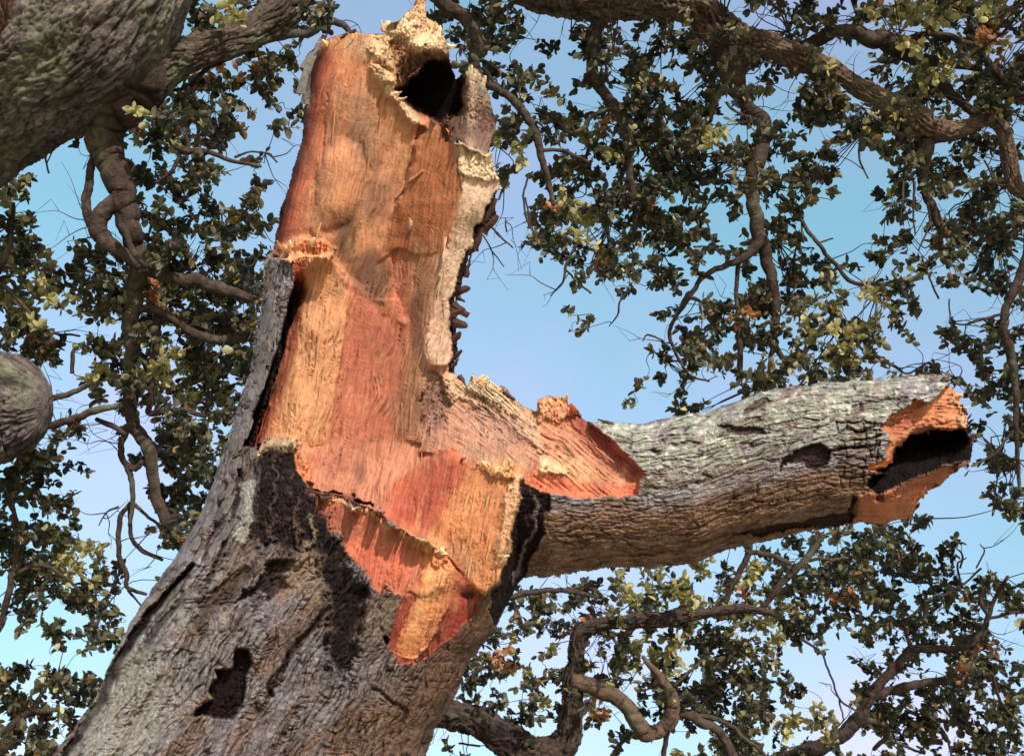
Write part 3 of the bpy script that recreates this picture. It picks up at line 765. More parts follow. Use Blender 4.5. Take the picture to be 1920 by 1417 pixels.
def back_mesh(sel_limb):
    k = 6
    Ub, Vb = U[::k, ::k], V[::k, ::k]
    Mb = MASK[::k, ::k]; Zb = ZBACK[::k, ::k] + 0.5 * bark_h[::k, ::k]
    Zb = np.where(mask_sd[::k, ::k] < 12, np.minimum(-2, Zb), Zb)
    ib = np.arange(Ub.size).reshape(Ub.shape)
    ok = Mb[:-1, :-1] & Mb[:-1, 1:] & Mb[1:, 1:] & Mb[1:, :-1]
    ok &= (on_limb[::k, ::k][:-1, :-1] == sel_limb)
    qd = np.stack([ib[:-1, :-1], ib[:-1, 1:], ib[1:, 1:], ib[1:, :-1]], -1)[ok]
    return sculpt_point(Ub, Vb, Zb).reshape(-1, 3), qd, C[::k, ::k].reshape(-1, 3) * 0.0 + srgb((120, 100, 86))


# skirt that gives the outline its thickness
def skirt(okmask, f_id, sel):
    segs = []
    o = okmask
    pad = np.zeros((o.shape[0] + 2, o.shape[1] + 2), bool); pad[1:-1, 1:-1] = o
    s = np.isin(f_id, sel) & o
    up = s & ~pad[:-2, 1:-1]; dn = s & ~pad[2:, 1:-1]; lf = s & ~pad[1:-1, :-2]; rt = s & ~pad[1:-1, 2:]
    a = idx[:-1, :-1]; b = idx[:-1, 1:]; c = idx[1:, 1:]; d = idx[1:, :-1]
    for m_, p_, q_ in ((up, b, a), (dn, d, c), (lf, a, d), (rt, c, b)):
        segs.append(np.stack([p_[m_], q_[m_]], -1))
    return np.concatenate(segs)


ZS = np.minimum(Z, 0) - 22
PS = sculpt_point(U, V, np.minimum(ZS, Z - 4)).reshape(-1, 3)


def sculpt_part(name, sel, mat, parent, back=None):
    m = quad_ok & np.isin(fid, sel)
    qd = quads[m]
    sk = skirt(quad_ok, fid, sel)
    n = U.size
    skq = np.stack([sk[:, 0], sk[:, 1], sk[:, 1] + n, sk[:, 0] + n], -1)
    allf = np.concatenate([qd, skq]) if len(sk) else qd
    used, inv = np.unique(allf.ravel(), return_inverse=True)
    VV = np.concatenate([PT.reshape(-1, 3), PS])[used]
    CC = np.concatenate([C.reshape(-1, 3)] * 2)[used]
    Fq = inv.reshape(-1, 4)
    if back is not None:
        bv, bq, bc = back_mesh(back)
        ub, ib = np.unique(bq.ravel(), return_inverse=True)
        Fq = np.concatenate([Fq, ib.reshape(-1, 4) + len(VV)])
        VV = np.concatenate([VV, bv[ub]]); CC = np.concatenate([CC, bc[ub]])
    me = raw_mesh(name, VV, [Fq], CC)
    return link(name, me, parent, [mat])


base = P(250.0, 1500.0, D0); BASE = (float(base[0]) - 0.4, float(base[1]), 0.0)
oak = empty("broken_oak", BASE)
tag(oak, "huge storm-torn oak trunk with orange heartwood laid bare and a snapped side limb", "tree")
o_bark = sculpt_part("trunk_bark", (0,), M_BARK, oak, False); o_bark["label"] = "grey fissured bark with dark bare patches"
o_wood = sculpt_part("torn_heartwood", (2,), M_WOOD, oak); o_wood["label"] = "orange and cream torn wood of the open wound"
o_hol = sculpt_part("hollow", (3,), M_HOLLOW, oak); o_hol["label"] = "black rotten hollow near the top of the stub"
o_char = sculpt_part("charred_bark", (6,), M_BARK, oak); o_char["label"] = "blackened bark standing at the edges of the wound"
o_char["label"] = "blackened stump of bark at the left foot of the wound, with a gap painted dark above it"
o_strip = sculpt_part("charred_bark", (7,), M_BARK, oak); o_strip["label"] = "blackened bark strip between the wound and the side limb"
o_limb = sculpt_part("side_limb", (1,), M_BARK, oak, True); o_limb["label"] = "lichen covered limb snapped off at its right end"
o_end = sculpt_part("broken_end", (4,), M_WOOD, o_limb)
o_end.matrix_parent_inverse = Matrix.Identity(4); o_end["label"] = "splintered orange wood at the limb end"
o_lh = sculpt_part("hollow", (5,), M_HOLLOW, o_limb); o_lh.matrix_parent_inverse = Matrix.Identity(4); o_lh["label"] = "dark hollow in the snapped limb end"


# ---- tubes
def catmull(pts, n):
    p = np.array(pts, float)
    if len(p) < 3:
        t = np.linspace(0, 1, n)[:, None]
        return p[0] + (p[-1] - p[0]) * t
    a = np.vstack([2 * p[0] - p[1], p, 2 * p[-1] - p[-2]])
    out = []
    seg = len(p) - 1
    for i in range(seg):
        p0, p1, p2, p3 = a[i], a[i + 1], a[i + 2], a[i + 3]
        k = max(2, n // seg)
        for t in np.linspace(0, 1, k, endpoint=(i == seg - 1)):
            out.append(0.5 * ((2 * p1) + (-p0 + p2) * t + (2 * p0 - 5 * p1 + 4 * p2 - p3) * t * t + (-p0 + 3 * p1 - 3 * p2 + p3) * t ** 3))
    return np.array(out)


def tube(cent, rad, ns=12, bump=0.0, seed=0, cap=True, flat=0.0):
    """returns verts, quads, tris, noise value per vertex"""
    c = np.asarray(cent, float); n = len(c)
    tan = np.gradient(c, axis=0); tan /= np.linalg.norm(tan, axis=1)[:, None] + 1e-9
    up = np.array([0.3, 0.2, 1.0]); up /= np.linalg.norm(up)
    x = np.cross(tan, up); nx = np.linalg.norm(x, axis=1)[:, None]
    x = np.where(nx > 0.05, x / (nx + 1e-9), np.array([1.0, 0, 0]))
    for i in range(1, n):                # transport the frame
        v = x[i - 1] - tan[i] * np.dot(x[i - 1], tan[i]); x[i] = v / (np.linalg.norm(v) + 1e-9)
    y = np.cross(tan, x)
    th = np.linspace(0, 2 * math.pi, ns, endpoint=False)
    ds = np.concatenate([[0], np.cumsum(np.linalg.norm(np.diff(c, axis=0), axis=1))])
    r = np.asarray(rad, float)[:, None] * np.ones((n, ns))
    nz = np.zeros((n, ns))
    if bump:
        A = np.cos(th)[None] * 1.6 + 7 * seed; B = np.sin(th)[None] * 1.6
        sx = ds[:, None] / (np.mean(rad) * 1.6 + 1e-6)
        nz = fbm(A + 0 * sx + 0.5 * np.sin(sx), B * 1.0 + sx, 4, seed % 50, 0.6)
        # ridges along the branch
        rg = fbm(th[None] * 3.2 + 0 * sx + 3 * seed, sx * 0.8, 3, (seed + 9) % 50)
        big = pn(sx * 0.35 + seed, th[None] * 0 + seed * 1.3, 5)
        r = r * (1 + bump * (0.55 * nz + 0.6 * rg + 0.5 * big))
        nz = nz + rg
        if ns >= 70:                     # thick limbs: real bark plates and fissures
            mr = float(np.mean(rad)); thm = th[None] * mr + 0 * ds[:, None]; sm = ds[:, None] + 0 * th[None]
            wv_ = 0.02 * pn(thm / 0.12, sm / 0.2, 7)
            _1, e1, ci = worley((thm + wv_) / 0.026 + seed, (sm + wv_) / 0.085, 5)
            rd = 1 - np.abs(fbm((thm + 2 * wv_) / 0.05, sm / 0.22, 4, 43))
            fs_ = sstep(0.18, 0, e1)
            kk = np.clip(r / mr, 0, 1)
            r = r + kk * (0.007 * (ci - 0.5) - 0.009 * fs_ - 0.014 * sstep(0.85, 0.98, rd) + 0.012 * fbm(thm / 0.03, sm / 0.04, 4, 45) + 0.03 * fbm(thm / 0.2, sm / 0.25, 3, 46))
            nz = kk * 0.5 * nz - kk * 0.8 * fs_ - kk * 0.9 * sstep(0.85, 0.98, rd) + kk * 0.6 * (ci - 0.5) + 0.6 * kk * fbm(thm / 0.015, sm / 0.03, 3, 48) - 0.8 * kk * sstep(0.1, 0.5, fbm(thm / 0.25 + 3, sm / 0.4, 3, 49))
    pts = c[:, None] + r[..., None] * (np.cos(th)[None, :, None] * x[:, None] + np.sin(th)[None, :, None] * y[:, None])
    V_ = pts.reshape(-1, 3)
    i = np.arange(n * ns).reshape(n, ns); j = np.roll(i, -1, 1)
    Q = np.stack([i[:-1], j[:-1], j[1:], i[1:]], -1).reshape(-1, 4)
    tr = np.zeros((0, 3), int)
    if cap:
        V_ = np.vstack([V_, c[0] , c[-1] + tan[-1] * rad[-1] * 0.5])
        a = n * ns; b = a + 1
        tr = np.concatenate([np.stack([np.roll(i[0], -1), i[0], np.full(ns, a)], -1), np.stack([i[-1], np.roll(i[-1], -1), np.full(ns, b)], -1)])
    nv = np.concatenate([nz.ravel(), np.zeros(len(V_) - n * ns)])
    return V_, Q, tr, nv


def branch_color(nv, V_, base=(98, 80, 70), lich_c=(128, 134, 104), seed=0, lichen=0.35):
    n = fbm(V_[:, 0] * 4.1 + seed + V_[:, 1] * 2.3, V_[:, 2] * 4.3 + V_[:, 1], 4, 77)
    c = srgb(base) * np.clip(1 + 0.45 * nv[:, None], 0.25, 2)
    m = sstep(0.0, 0.4, n)[:, None] * lichen
    c = c + (srgb(lich_c) - c) * m
    return np.clip(c, 0.01, 0.6)


# lower part of the broken trunk, below the picture
bc = P(np.array([430.0]), np.array([1440.0]), np.array([D0 + 0.05]))[0]
tc_ = [(bc[0] + 0.02, bc[1] + 0.02, bc[2]), (bc[0] - 0.12, bc[1] + 0.1, bc[2] - 0.7), (bc[0] - 0.3, bc[1] + 0.2, bc[2] - 1.6), (BASE[0], bc[1] + 0.25, 0.3), (BASE[0], bc[1] + 0.25, -0.3)]
cc = catmull(tc_, 60)
rr = np.interp(np.linspace(0, 1, len(cc)), [0, 0.2, 0.6, 0.85, 1], [0.50, 0.68, 0.72, 0.85, 1.15])
tv, tq, tt_, tn = tube(cc, rr, 96, 0.16, 3)
lt = link("lower_trunk", raw_mesh("lower_trunk", tv, [tq, tt_], branch_color(tn, tv, (140, 122, 108))), oak, [M_BARK])


# ---- splinters and bark flakes standing on the torn edges
def shard_mesh(name, p0, p1, w0, w1, thick, c0, c1, bend=0.12, n=5):
    p0 = np.asarray(p0, float); p1 = np.asarray(p1, float)
    ax = p1 - p0; L_ = np.linalg.norm(ax); ax = ax / L_
    s = np.cross(ax, FW); s /= np.linalg.norm(s) + 1e-9
    t = np.cross(ax, s)
    vv = []; cl = []
    for k in range(n):
        f = k / (n - 1)
        c = p0 + (p1 - p0) * f + t * bend * L_ * math.sin(f * 2.2) + s * bend * 0.5 * L_ * random.uniform(-1, 1) * (0 < f < 1)
        w = (w0 + (w1 - w0) * f) * (1 + 0.35 * random.uniform(-1, 1) * (f > 0))
        th_ = thick * (1 - 0.75 * f)
        for a, b in ((-1, -.5), (0, -1.1), (1, -.3), (.1, 1)):
            vv.append(c + s * w * a * 0.5 + t * th_ * b * 0.5)
            cl.append(c0 + (c1 - c0) * f)
    q_ = []
    for k in range(n - 1):
        for a in range(4):
            b = (a + 1) % 4
            q_.append((k * 4 + a, k * 4 + b, k * 4 + 4 + b, k * 4 + 4 + a))
    e = (n - 1) * 4
    q_ += [(3, 2, 1, 0), (e, e + 1, e + 2, e + 3)]
    return raw_mesh(name, np.array(vv), [np.array(q_)], np.clip(np.array(cl), 0, .9), smooth=False)


def zat(u, v):
    j = int(np.clip(round((v - vs[0]) / STEP), 0, NV - 1)); i = int(np.clip(round((u - us[0]) / STEP), 0, NU - 1))
    return float(Z[j, i])


CRE = srgb((232, 206, 158)); ORA = srgb((226, 142, 84)); RED = srgb((170, 74, 50)); TAN = srgb((206, 152, 104)); BRK = srgb((86, 62, 54)); GRB = srgb((142, 134, 126))
# edge segments: (u0,v0,u1,v1,count,angle in degrees (0 up, + right),length px,col0,col1,part)
SPL = [(604, 84, 700, 66, 9, 5, 20, ORA, CRE), (700, 62, 780, 30, 9, 12, 24, TAN, CRE), (782, 0, 800, 30, 3, 5, 26, TAN, CRE), (800, 36, 842, 92, 6, 40, 16, CRE, CRE),
       (520, 460, 622, 456, 11, 6, 17, ORA, CRE), (548, 520, 620, 500, 6, 20, 14, ORA, CRE), (710, 140, 780, 228, 9, 35, 16, TAN, CRE), (850, 275, 935, 305, 9, 25, 17, CRE, CRE),
       (935, 310, 930, 380, 5, 80, 12, TAN, CRE), (884, 706, 965, 756, 8, 15, 20, TAN, CRE), (1008, 760, 1060, 750, 6, -10, 16, ORA, CRE), (1062, 756, 1090, 785, 4, 40, 12, RED, ORA),
       (890, 872, 978, 874, 11, 0, 17, ORA, CRE), (482, 848, 560, 832, 9, -10, 12, BRK, CRE), (590, 932, 700, 962, 8, 10, 10, ORA, CRE), (738, 990, 838, 1040, 10, 8, 13, TAN, CRE),
       (1010, 872, 1080, 890, 7, 20, 12, ORA, CRE), (1784, 718, 1815, 800, 9, 75, 18, ORA, CRE), (1700, 812, 1800, 806, 5, 190, 14, ORA, TAN), (1790, 872, 1720, 925, 7, 115, 16, ORA, TAN),
       (1712, 930, 1700, 970, 4, 110, 14, RED, ORA), (962, 900, 945, 1050, 9, 60, 11, CRE, CRE), (830, 232, 850, 262, 2, 10, 16, ORA, ORA), (846, 838, 876, 868, 4, 20, 12, RED, ORA),
       (1620, 880, 1680, 858, 4, 70, 22, ORA, RED)]
for (u0, v0, u1, v1, cnt, ang, ln, c0, c1) in SPL:
    for k in range(max(1, int(cnt * 0.5))):
        f = random.uniform(0.0, 1.0)
        u = u0 + (u1 - u0) * f; v = v0 + (v1 - v0) * f
        a = math.radians(ang + random.uniform(-45, 45)); l = ln * random.uniform(0.35, 1.05)
        bz = zat(u, v + 4)
        ua, va = u - math.sin(a) * 5, v + math.cos(a) * 5
        ub, vb = u + math.sin(a) * l, v - math.cos(a) * l
        w = random.choice([0.012, 0.018, 0.03, 0.045]); l *= 0.8 if w > 0.02 else 1.1
        par = o_limb if u > 1500 else oak
        me = shard_mesh("splinter", P(ua, va, D0 - (bz - 2) * D0 / F), P(ub, vb, D0 - (bz + random.uniform(-12, 14)) * D0 / F), w, w * 0.2, w * 0.5,
                        c0 * random.uniform(0.8, 1.1), c1 * random.uniform(0.75, 1.05))
        o = link("splinter", me, par, [M_SPLINTER])
        if par is o_limb: o.matrix_parent_inverse = Matrix.Identity(4)
# long shards still lying on the torn faces, along the grain
LONG = [(805, 720, 1000, 860, 16, 128, 40, 75, TAN, CRE), (880, 715, 1010, 790, 8, 128, 30, 60, CRE, CRE), (745, 620, 800, 820, 8, 188, 40, 90, TAN, ORA),
        (560, 560, 640, 800, 8, 192, 30, 70, ORA, CRE), (820, 420, 850, 660, 6, 190, 30, 60, CRE, CRE), (640, 960, 800, 1080, 7, 200, 20, 45, ORA, TAN),
        (860, 900, 950, 1060, 7, 194, 30, 70, ORA, CRE), (600, 110, 740, 420, 8, 192, 30, 80, ORA, TAN), (1040, 800, 1150, 900, 7, 135, 25, 50, ORA, CRE), (1660, 750, 1790, 800, 5, 80, 25, 50, ORA, TAN), (1640, 930, 1720, 960, 4, 80, 25, 50, ORA, TAN)]
for (u0, v0, u1, v1, cnt, ang, l0, l1, c0, c1) in LONG:
    for k in range(cnt):
        u = random.uniform(u0, u1); v = random.uniform(v0, v1); a = math.radians(ang + random.uniform(-9, 9)); l = random.uniform(l0, l1)
        ub, vb = u + math.sin(a) * l, v - math.cos(a) * l
        try:
            if WOOD[int((v - vs[0]) / STEP), int((u - us[0]) / STEP)] < 0.6 or WOOD[int((vb - vs[0]) / STEP), int((ub - us[0]) / STEP)] < 0.6: continue
        except IndexError:
            continue
        za, zb_ = zat(u, v), zat(ub, vb)
        if abs(za - zb_) > 30: continue
        cl_ = C[int((v - vs[0]) / STEP), int((u - us[0]) / STEP)]
        w = random.uniform(0.006, 0.014)
        par = o_limb if u > 1500 else oak
        me = shard_mesh("splinter", P(u, v, D0 - (za + 1) * D0 / F), P(ub, vb, D0 - (zb_ + random.uniform(0, 6)) * D0 / F), w, w * 0.3, w * 0.5,
                        (cl_ * 0.6 + c0 * 0.4) * random.uniform(0.8, 1.0), (cl_ * 0.5 + c1 * 0.5) * random.uniform(0.8, 1.0), 0.03, 6)
        o = link("splinter", me, par, [M_SPLINTER])
        if par is o_limb: o.matrix_parent_inverse = Matrix.Identity(4)
# bark flakes: left top flake, right edge flakes
FLK = [(576, 132, 606, 74, 34, 14, GRB, GRB), (572, 178, 588, 104, 36, 16, GRB, GRB), (576, 196, 582, 140, 26, 12, GRB, BRK), (578, 112, 608, 66, 14, 8, BRK, BRK),
       (640, 72, 668, 56, 12, 8, BRK, BRK), (606, 80, 612, 66, 10, 6, GRB, BRK),
       (912, 415, 930, 372, 20, 12, BRK, BRK), (905, 436, 934, 404, 22, 14, BRK, BRK), (890, 470, 906, 428, 16, 10, BRK, BRK), (872, 520, 884, 478, 12, 8, BRK, BRK),
       (852, 548, 882, 540, 20, 8, BRK, BRK), (856, 556, 872, 566, 12, 6, BRK, BRK), (848, 572, 879, 592, 26, 8, BRK, BRK), (846, 590, 870, 580, 20, 6, BRK, BRK), (848, 604, 877, 612, 22, 7, BRK, BRK),
       (848, 640, 864, 622, 18, 6, BRK, BRK), (850, 672, 866, 656, 12, 7, BRK, BRK), (848, 690, 860, 672, 10, 7, BRK, BRK), (908, 250, 934, 216, 24, 12, BRK, BRK), (905, 286, 926, 250, 22, 12, BRK, BRK),
       (880, 160, 884, 122, 14, 9, GRB, CRE), (900, 180, 910, 142, 14, 9, GRB, CRE), (1150, 796, 1120, 786, 8, 5, BRK, BRK), (940, 732, 966, 750, 12, 7, BRK, BRK), (1066, 760, 1090, 782, 14, 9, RED, BRK),
       (860, 705, 872, 722, 14, 8, BRK, BRK), (1770, 716, 1782, 700, 16, 10, BRK, GRB), (1800, 760, 1814, 778, 12, 8, BRK, BRK), (1700, 974, 1724, 942, 12, 8, BRK, BRK), (1816, 840, 1826, 812, 12, 8, BRK, BRK),
       (500, 500, 512, 474, 22, 12, GRB, GRB), (524, 494, 540, 476, 18, 12, GRB, BRK), (505, 560, 520, 520, 14, 6, GRB, GRB)]
for (u0, v0, u1, v1, w, th_, c0, c1) in FLK:
    bz = min(zat(u0, v0), 60)
    if u0 > 900 and v0 < 430 or (850 < u0 < 880 and v0 > 500): bz = 4
    par = o_limb if u0 > 1500 else oak
    k_ = D0 / F
    me = shard_mesh("bark_flake", P(u0, v0, D0 - (bz - 2) * k_), P(u1, v1, D0 - (bz + 6) * k_), w * k_, w * k_ * 0.35, th_ * k_, c0, c1, 0.05, 6)
    o = link("bark_flake", me, par, [M_BARK])
    if par is o_limb: o.matrix_parent_inverse = Matrix.Identity(4)

# ---- loose bark plates lying proud of the bark (limb end, left flank)
def plate(u, v, w, h, rot, col):
    j = int(round((v - vs[0]) / STEP)); i = int(round((u - us[0]) / STEP))
    rim = []; hw_, hh_ = w / 2, h / 2
    cs = [(-1, -.55), (-.6, -1), (.55, -1), (1, -.6), (1, .6), (.5, 1), (-.6, 1), (-1, .5)]
    n = len(cs)
    for a_, b_ in cs:
        du, dv = hw_ * a_ * random.uniform(.82, 1.15), hh_ * b_ * random.uniform(.82, 1.15)
        rim.append((u + du * math.cos(rot) - dv * math.sin(rot), v + du * math.sin(rot) + dv * math.cos(rot)))
    if col is None: col = C[j, i] * 0.5 + srgb((140, 132, 124)) * 0.5
    k_ = D0 / F
    zb = [float(ZBASE[int(np.clip(round((b - vs[0]) / STEP), 0, NV - 1)), int(np.clip(round((a - us[0]) / STEP), 0, NU - 1))]) for a, b in rim]
    t = random.uniform(0.5, 2.0)
    bot = [P(a, b, D0 - (z - 8) * k_) for (a, b), z in zip(rim, zb)]
    top = [P(u + (a - u) * .88, v + (b - v) * .88, D0 - (z + t + random.uniform(-1, 1)) * k_) for (a, b), z in zip(rim, zb)]
    zc = float(ZBASE[j, i])
    vv = np.array(bot + top + [P(u, v, D0 - (zc + t + 1.2) * k_)])
    q_ = [(k, (k + 1) % n, n + (k + 1) % n, n + k) for k in range(n)]
    tr_ = [(n + k, n + (k + 1) % n, 2 * n) for k in range(n)]
    cc_ = np.tile(col, (len(vv), 1)) * rng.uniform(.85, 1.1, (len(vv), 1)); cc_[:n] *= 0.6
    return raw_mesh("bark_plate", vv, [np.array(q_)[:, ::-1], np.array(tr_)[:, ::-1]], np.clip(cc_, 0, .8), smooth=False)


for k in range(60):
    v = random.uniform(560, 1040); Lx = np.interp(v, Lk[:, 0], Lk[:, 1])
    u = Lx + (random.uniform(12, 34) if v < 840 else random.uniform(16, 110))
    if ID[int((v - vs[0]) / STEP), int((u - us[0]) / STEP)] != 0: continue
    me = plate(u, v, random.uniform(10, 18), random.uniform(20, 44), 0.25 if v < 900 else 0.5, None)
    link("bark_plate", me, oak, [M_BARK])

# ================================================================== neighbouring oaks
def make_limb(name, parent, pts, depth, ns=16, bump=0.14, seed=0, base=(78, 65, 58), lichen=0.25, sub=True, mat=None):
    p = np.array([q_[:3] for q_ in pts], float)
    dd = np.array([q_[3] if len(q_) > 3 else depth for q_ in pts])
    L_ = np.sum(np.hypot(*np.diff(p[:, :2], axis=0).T))
    c = catmull(np.column_stack([p, dd]), int(max(6, L_ / (3 if ns >= 70 else 4))))
    w3 = P(c[:, 0], c[:, 1], c[:, 3])
    rad = np.maximum(c[:, 2], 0.8) * c[:, 3] / F
    if ns < 70:                          # kinks and knots
        sl_ = np.concatenate([[0], np.cumsum(np.linalg.norm(np.diff(w3, axis=0), axis=1))])
        jt = np.stack([fbm(sl_ / 0.11 + seed * 3.1, sl_ * 0 + k_ * 9.7 + seed, 3, 171, 0.6) for k_ in range(3)], -1)
        w3 = w3 + jt * (0.010 + 0.45 * rad[:, None]) * np.sin(np.linspace(0, math.pi, len(w3)))[:, None] ** 0.5
        rad = rad * (1 + 0.12 * fbm(sl_ / 0.16 + seed, sl_ * 0 + seed * 1.7, 3, 173, 0.6))
    tv, tq, tr_, tn = tube(w3, rad, ns, bump, seed)
    me = raw_mesh(name, tv, [tq, tr_], branch_color(tn, tv, base, seed=seed, lichen=lichen))
    o = link(name, me, parent, [mat or M_BRANCH])
    return o, np.column_stack([w3, rad])


DENS = {}
ROWS = """
0110000665355000077612211110025766677776 3
0000000320330000036753255666506544566676 6
0000003003540000004530067656574322576678
0000003565640000000454047743454454467476
0003036764420000000356148885151666664654
0020054642100000000554688876555265477653
0100062431200000000335668887650741157624
4000046523000000000225668873557510455564
7300045365300000000016766762345200134677
8303056556400000000046576661366210235778
8656788777400000000011335545265662434364
7565588588300000000001134241566444550014
8624564888300000000000310014545566300343
4644456778000000000000000453455677333464
0314667785000000000000000465456775043156
0012555676000000000000000152355000000056
0141124543000000000000000000000000000036
3441147850000000000000000000000000000134
6620105620000000000000000000000000000146
7630005610000000000000000000000000000026
8630012500000000000000000000001345740001
7664015400000000000000000000243678884420
6777322000000000000022233556656767866433 
5367510000000000000455765677756776766656
0155400000000000000655556787667536665 66
1220000000000000003523536644775013346 77
6453100000000000005644243546674003564788
6654000000000000003441433667775112765677
6651000000000000003441423265677323666777
5530000000000000033111022124667544356677
"""
# trees -----------------------------------------------------------------------
trees = []


def new_tree(key, label, base_uvd, trunk_pts=None):
    b = P(*[float(x) for x in base_uvd])
    r = empty("oak_tree", (float(b[0]), float(b[1]), 0.0))
    tag(r, label, "tree", "oaks around the broken trunk")
    t = dict(root=r, nodes=[], key=key, leaves=[], twigs=[], base=b)
    trees.append(t)
    return t


seedc = [10]


def add(t, name, pts, depth, **k):
    seedc[0] += 1
    o, n = make_limb(name, t["root"], pts, depth, seed=seedc[0], **k)
    t["nodes"].append(n[:, :3][::2])
    return o


def to_ground(t, start_uvd, mid=None, r0=0.25, r1=0.5):
    a = P(*[float(x) for x in start_uvd]); g = np.array([t["base"][0], t["base"][1], -0.2])
    m_ = (a + g) / 2 + np.array([0.15, 0.1, 0.1])
    c = catmull([a, m_, g + np.array([0, 0, 1.2]), g], 50)
    rad = np.interp(np.linspace(0, 1, len(c)), [0, .6, .85, 1], [r0, (r0 + r1) / 2, r1, r1 * 1.5])
    tv, tq, tr_, tn = tube(c, rad, 28, 0.15, seedc[0])
    link("trunk", raw_mesh("trunk", tv, [tq, tr_], branch_color(tn, tv)), t["root"], [M_BRANCH])


# A: upper left tree
A = new_tree("A", "oak at upper left with a massive limb and a crooked branch hanging down", (-500, 900, 7.2))
add(A, "limb", [(-330, 520, 110, 6.6), (-200, 380, 118, 6.4), (-70, 250, 118, 6.2), (60, 150, 122, 6.0), (170, 70, 126, 5.9), (245, -30, 112, 5.9), (300, -150, 100, 6.0), (340, -300, 90, 6.2)], 6.2, ns=280, bump=0.10, base=(122, 110, 102), lichen=0.5)
to_ground(A, (-330, 520, 6.6), r0=0.34, r1=0.5)
add(A, "limb", [(-60, 300, 44, 6.3), (-10, 190, 40, 6.05), (4, 110, 36, 5.85), (6, 40, 27, 5.7), (2, -40, 30, 5.7)], 5.7, ns=90, base=(112, 80, 68), lichen=0.1)
add(A, "limb", [(190, 190, 60, 6.0), (250, 150, 62, 6.0), (320, 112, 42, 6.05), (400, 88, 31, 6.1), (470, 60, 32, 6.2), (530, 14, 37, 6.3), (575, -50, 40, 6.4)], 6.1, ns=130, base=(100, 86, 76), lichen=0.5)
add(A, "branch", [(250, 120, 80, 6.0), (232, 170, 64, 6.0), (212, 212, 44, 6.0), (196, 245, 31, 6.0), (202, 290, 29, 6.0), (222, 340, 26, 6.0), (238, 400, 22, 6.0), (250, 450, 18, 6.05), (260, 500, 16, 6.1), (250, 560, 15, 6.2), (245, 620, 14, 6.2),
     (250, 690, 14, 6.3), (246, 760, 14, 6.3), (250, 800, 13, 6.3), (275, 832, 13, 6.3), (285, 880, 11, 6.3), (292, 930, 11, 6.3), (310, 972, 12, 6.3), (335, 1012, 13, 6.3), (362, 1050, 12, 6.3)], 6.2, ns=22)
add(A, "branch", [(180, 255, 6), (171, 310, 7), (164, 370, 8), (165, 405, 9), (172, 425, 10)], 6.0, ns=12)
add(A, "branch", [(222, 370, 14), (192, 402, 17), (182, 428, 17), (205, 458, 15), (235, 480, 11), (262, 500, 9)], 5.98, ns=16)
add(A, "branch", [(228, 400, 14), (228, 425, 8), (244, 440, 6)], 6.0, ns=10)
add(A, "branch", [(228, 420, 7), (250, 470, 6), (275, 500, 6)], 5.9, ns=10)
add(A, "branch", [(240, 800, 6), (228, 830, 6), (228, 858, 6), (242, 885, 6), (249, 930, 5), (243, 985, 4)], 6.3, ns=8)
add(A, "branch", [(270, 862, 5), (252, 880, 6), (236, 868, 4)], 6.3, ns=8)
add(A, "branch", [(243, 945, 4), (224, 975, 5), (224, 1040, 5), (238, 1075, 5), (238, 1100, 4), (275, 1114, 3)], 6.35, ns=8)
add(A, "branch", [(245, 940, 4), (245, 1002, 4), (270, 1034, 4), (305, 1050, 3)], 6.4, ns=8)
add(A, "branch", [(252, 945, 4), (275, 965, 3), (300, 985, 3)], 6.4, ns=6)
add(A, "branch", [(240, 1105, 3), (255, 1125, 2), (268, 1140, 1.5)], 6.3, ns=6)
add(A, "branch", [(222, 950, 3), (200, 962, 2), (185, 985, 1.2)], 6.3, ns=6)
add(A, "branch", [(255, 208, 11), (300, 210, 9), (322, 240, 7), (340, 280, 7), (385, 284, 5), (430, 300, 4), (490, 312, 3)], 6.1, ns=10)
add(A, "branch", [(340, 282, 4), (325, 318, 4), (290, 345, 2)], 6.1, ns=6)
add(A, "branch", [(345, 240, 3), (352, 270, 4), (350, 300, 3)], 6.15, ns=6)
add(A, "branch", [(262, 500, 12), (320, 520, 12), (370, 525, 12), (420, 545, 11), (470, 560, 8)], 6.1, ns=12)
add(A, "branch", [(245, 578, 8), (300, 582, 8), (340, 610, 7), (390, 635, 9), (450, 635, 9), (500, 628, 8)], 6.2, ns=12)
add(A, "branch", [(302, 585, 8), (292, 620, 9), (288, 680, 7), (284, 740, 6), (280, 772, 6), (335, 768, 5), (385, 780, 4)], 6.25, ns=10)
add(A, "branch", [(262, 600, 3), (282, 618, 3)], 6.25, ns=6)
add(A, "branch", [(500, 72, 10), (545, 66, 8), (585, 62, 8), (600, 45, 8), (622, 41, 7), (645, 48, 6), (656, 62, 5)], 6.3, ns=10, base=(84, 74, 72))
add(A, "branch", [(480, 80, 6), (440, 105, 6), (395, 125, 5), (350, 165, 4), (300, 170, 3)], 6.2, ns=8)
add(A, "branch", [(440, 295, 3), (470, 285, 2), (505, 290, 2), (520, 305, 1.5)], 6.2, ns=6)
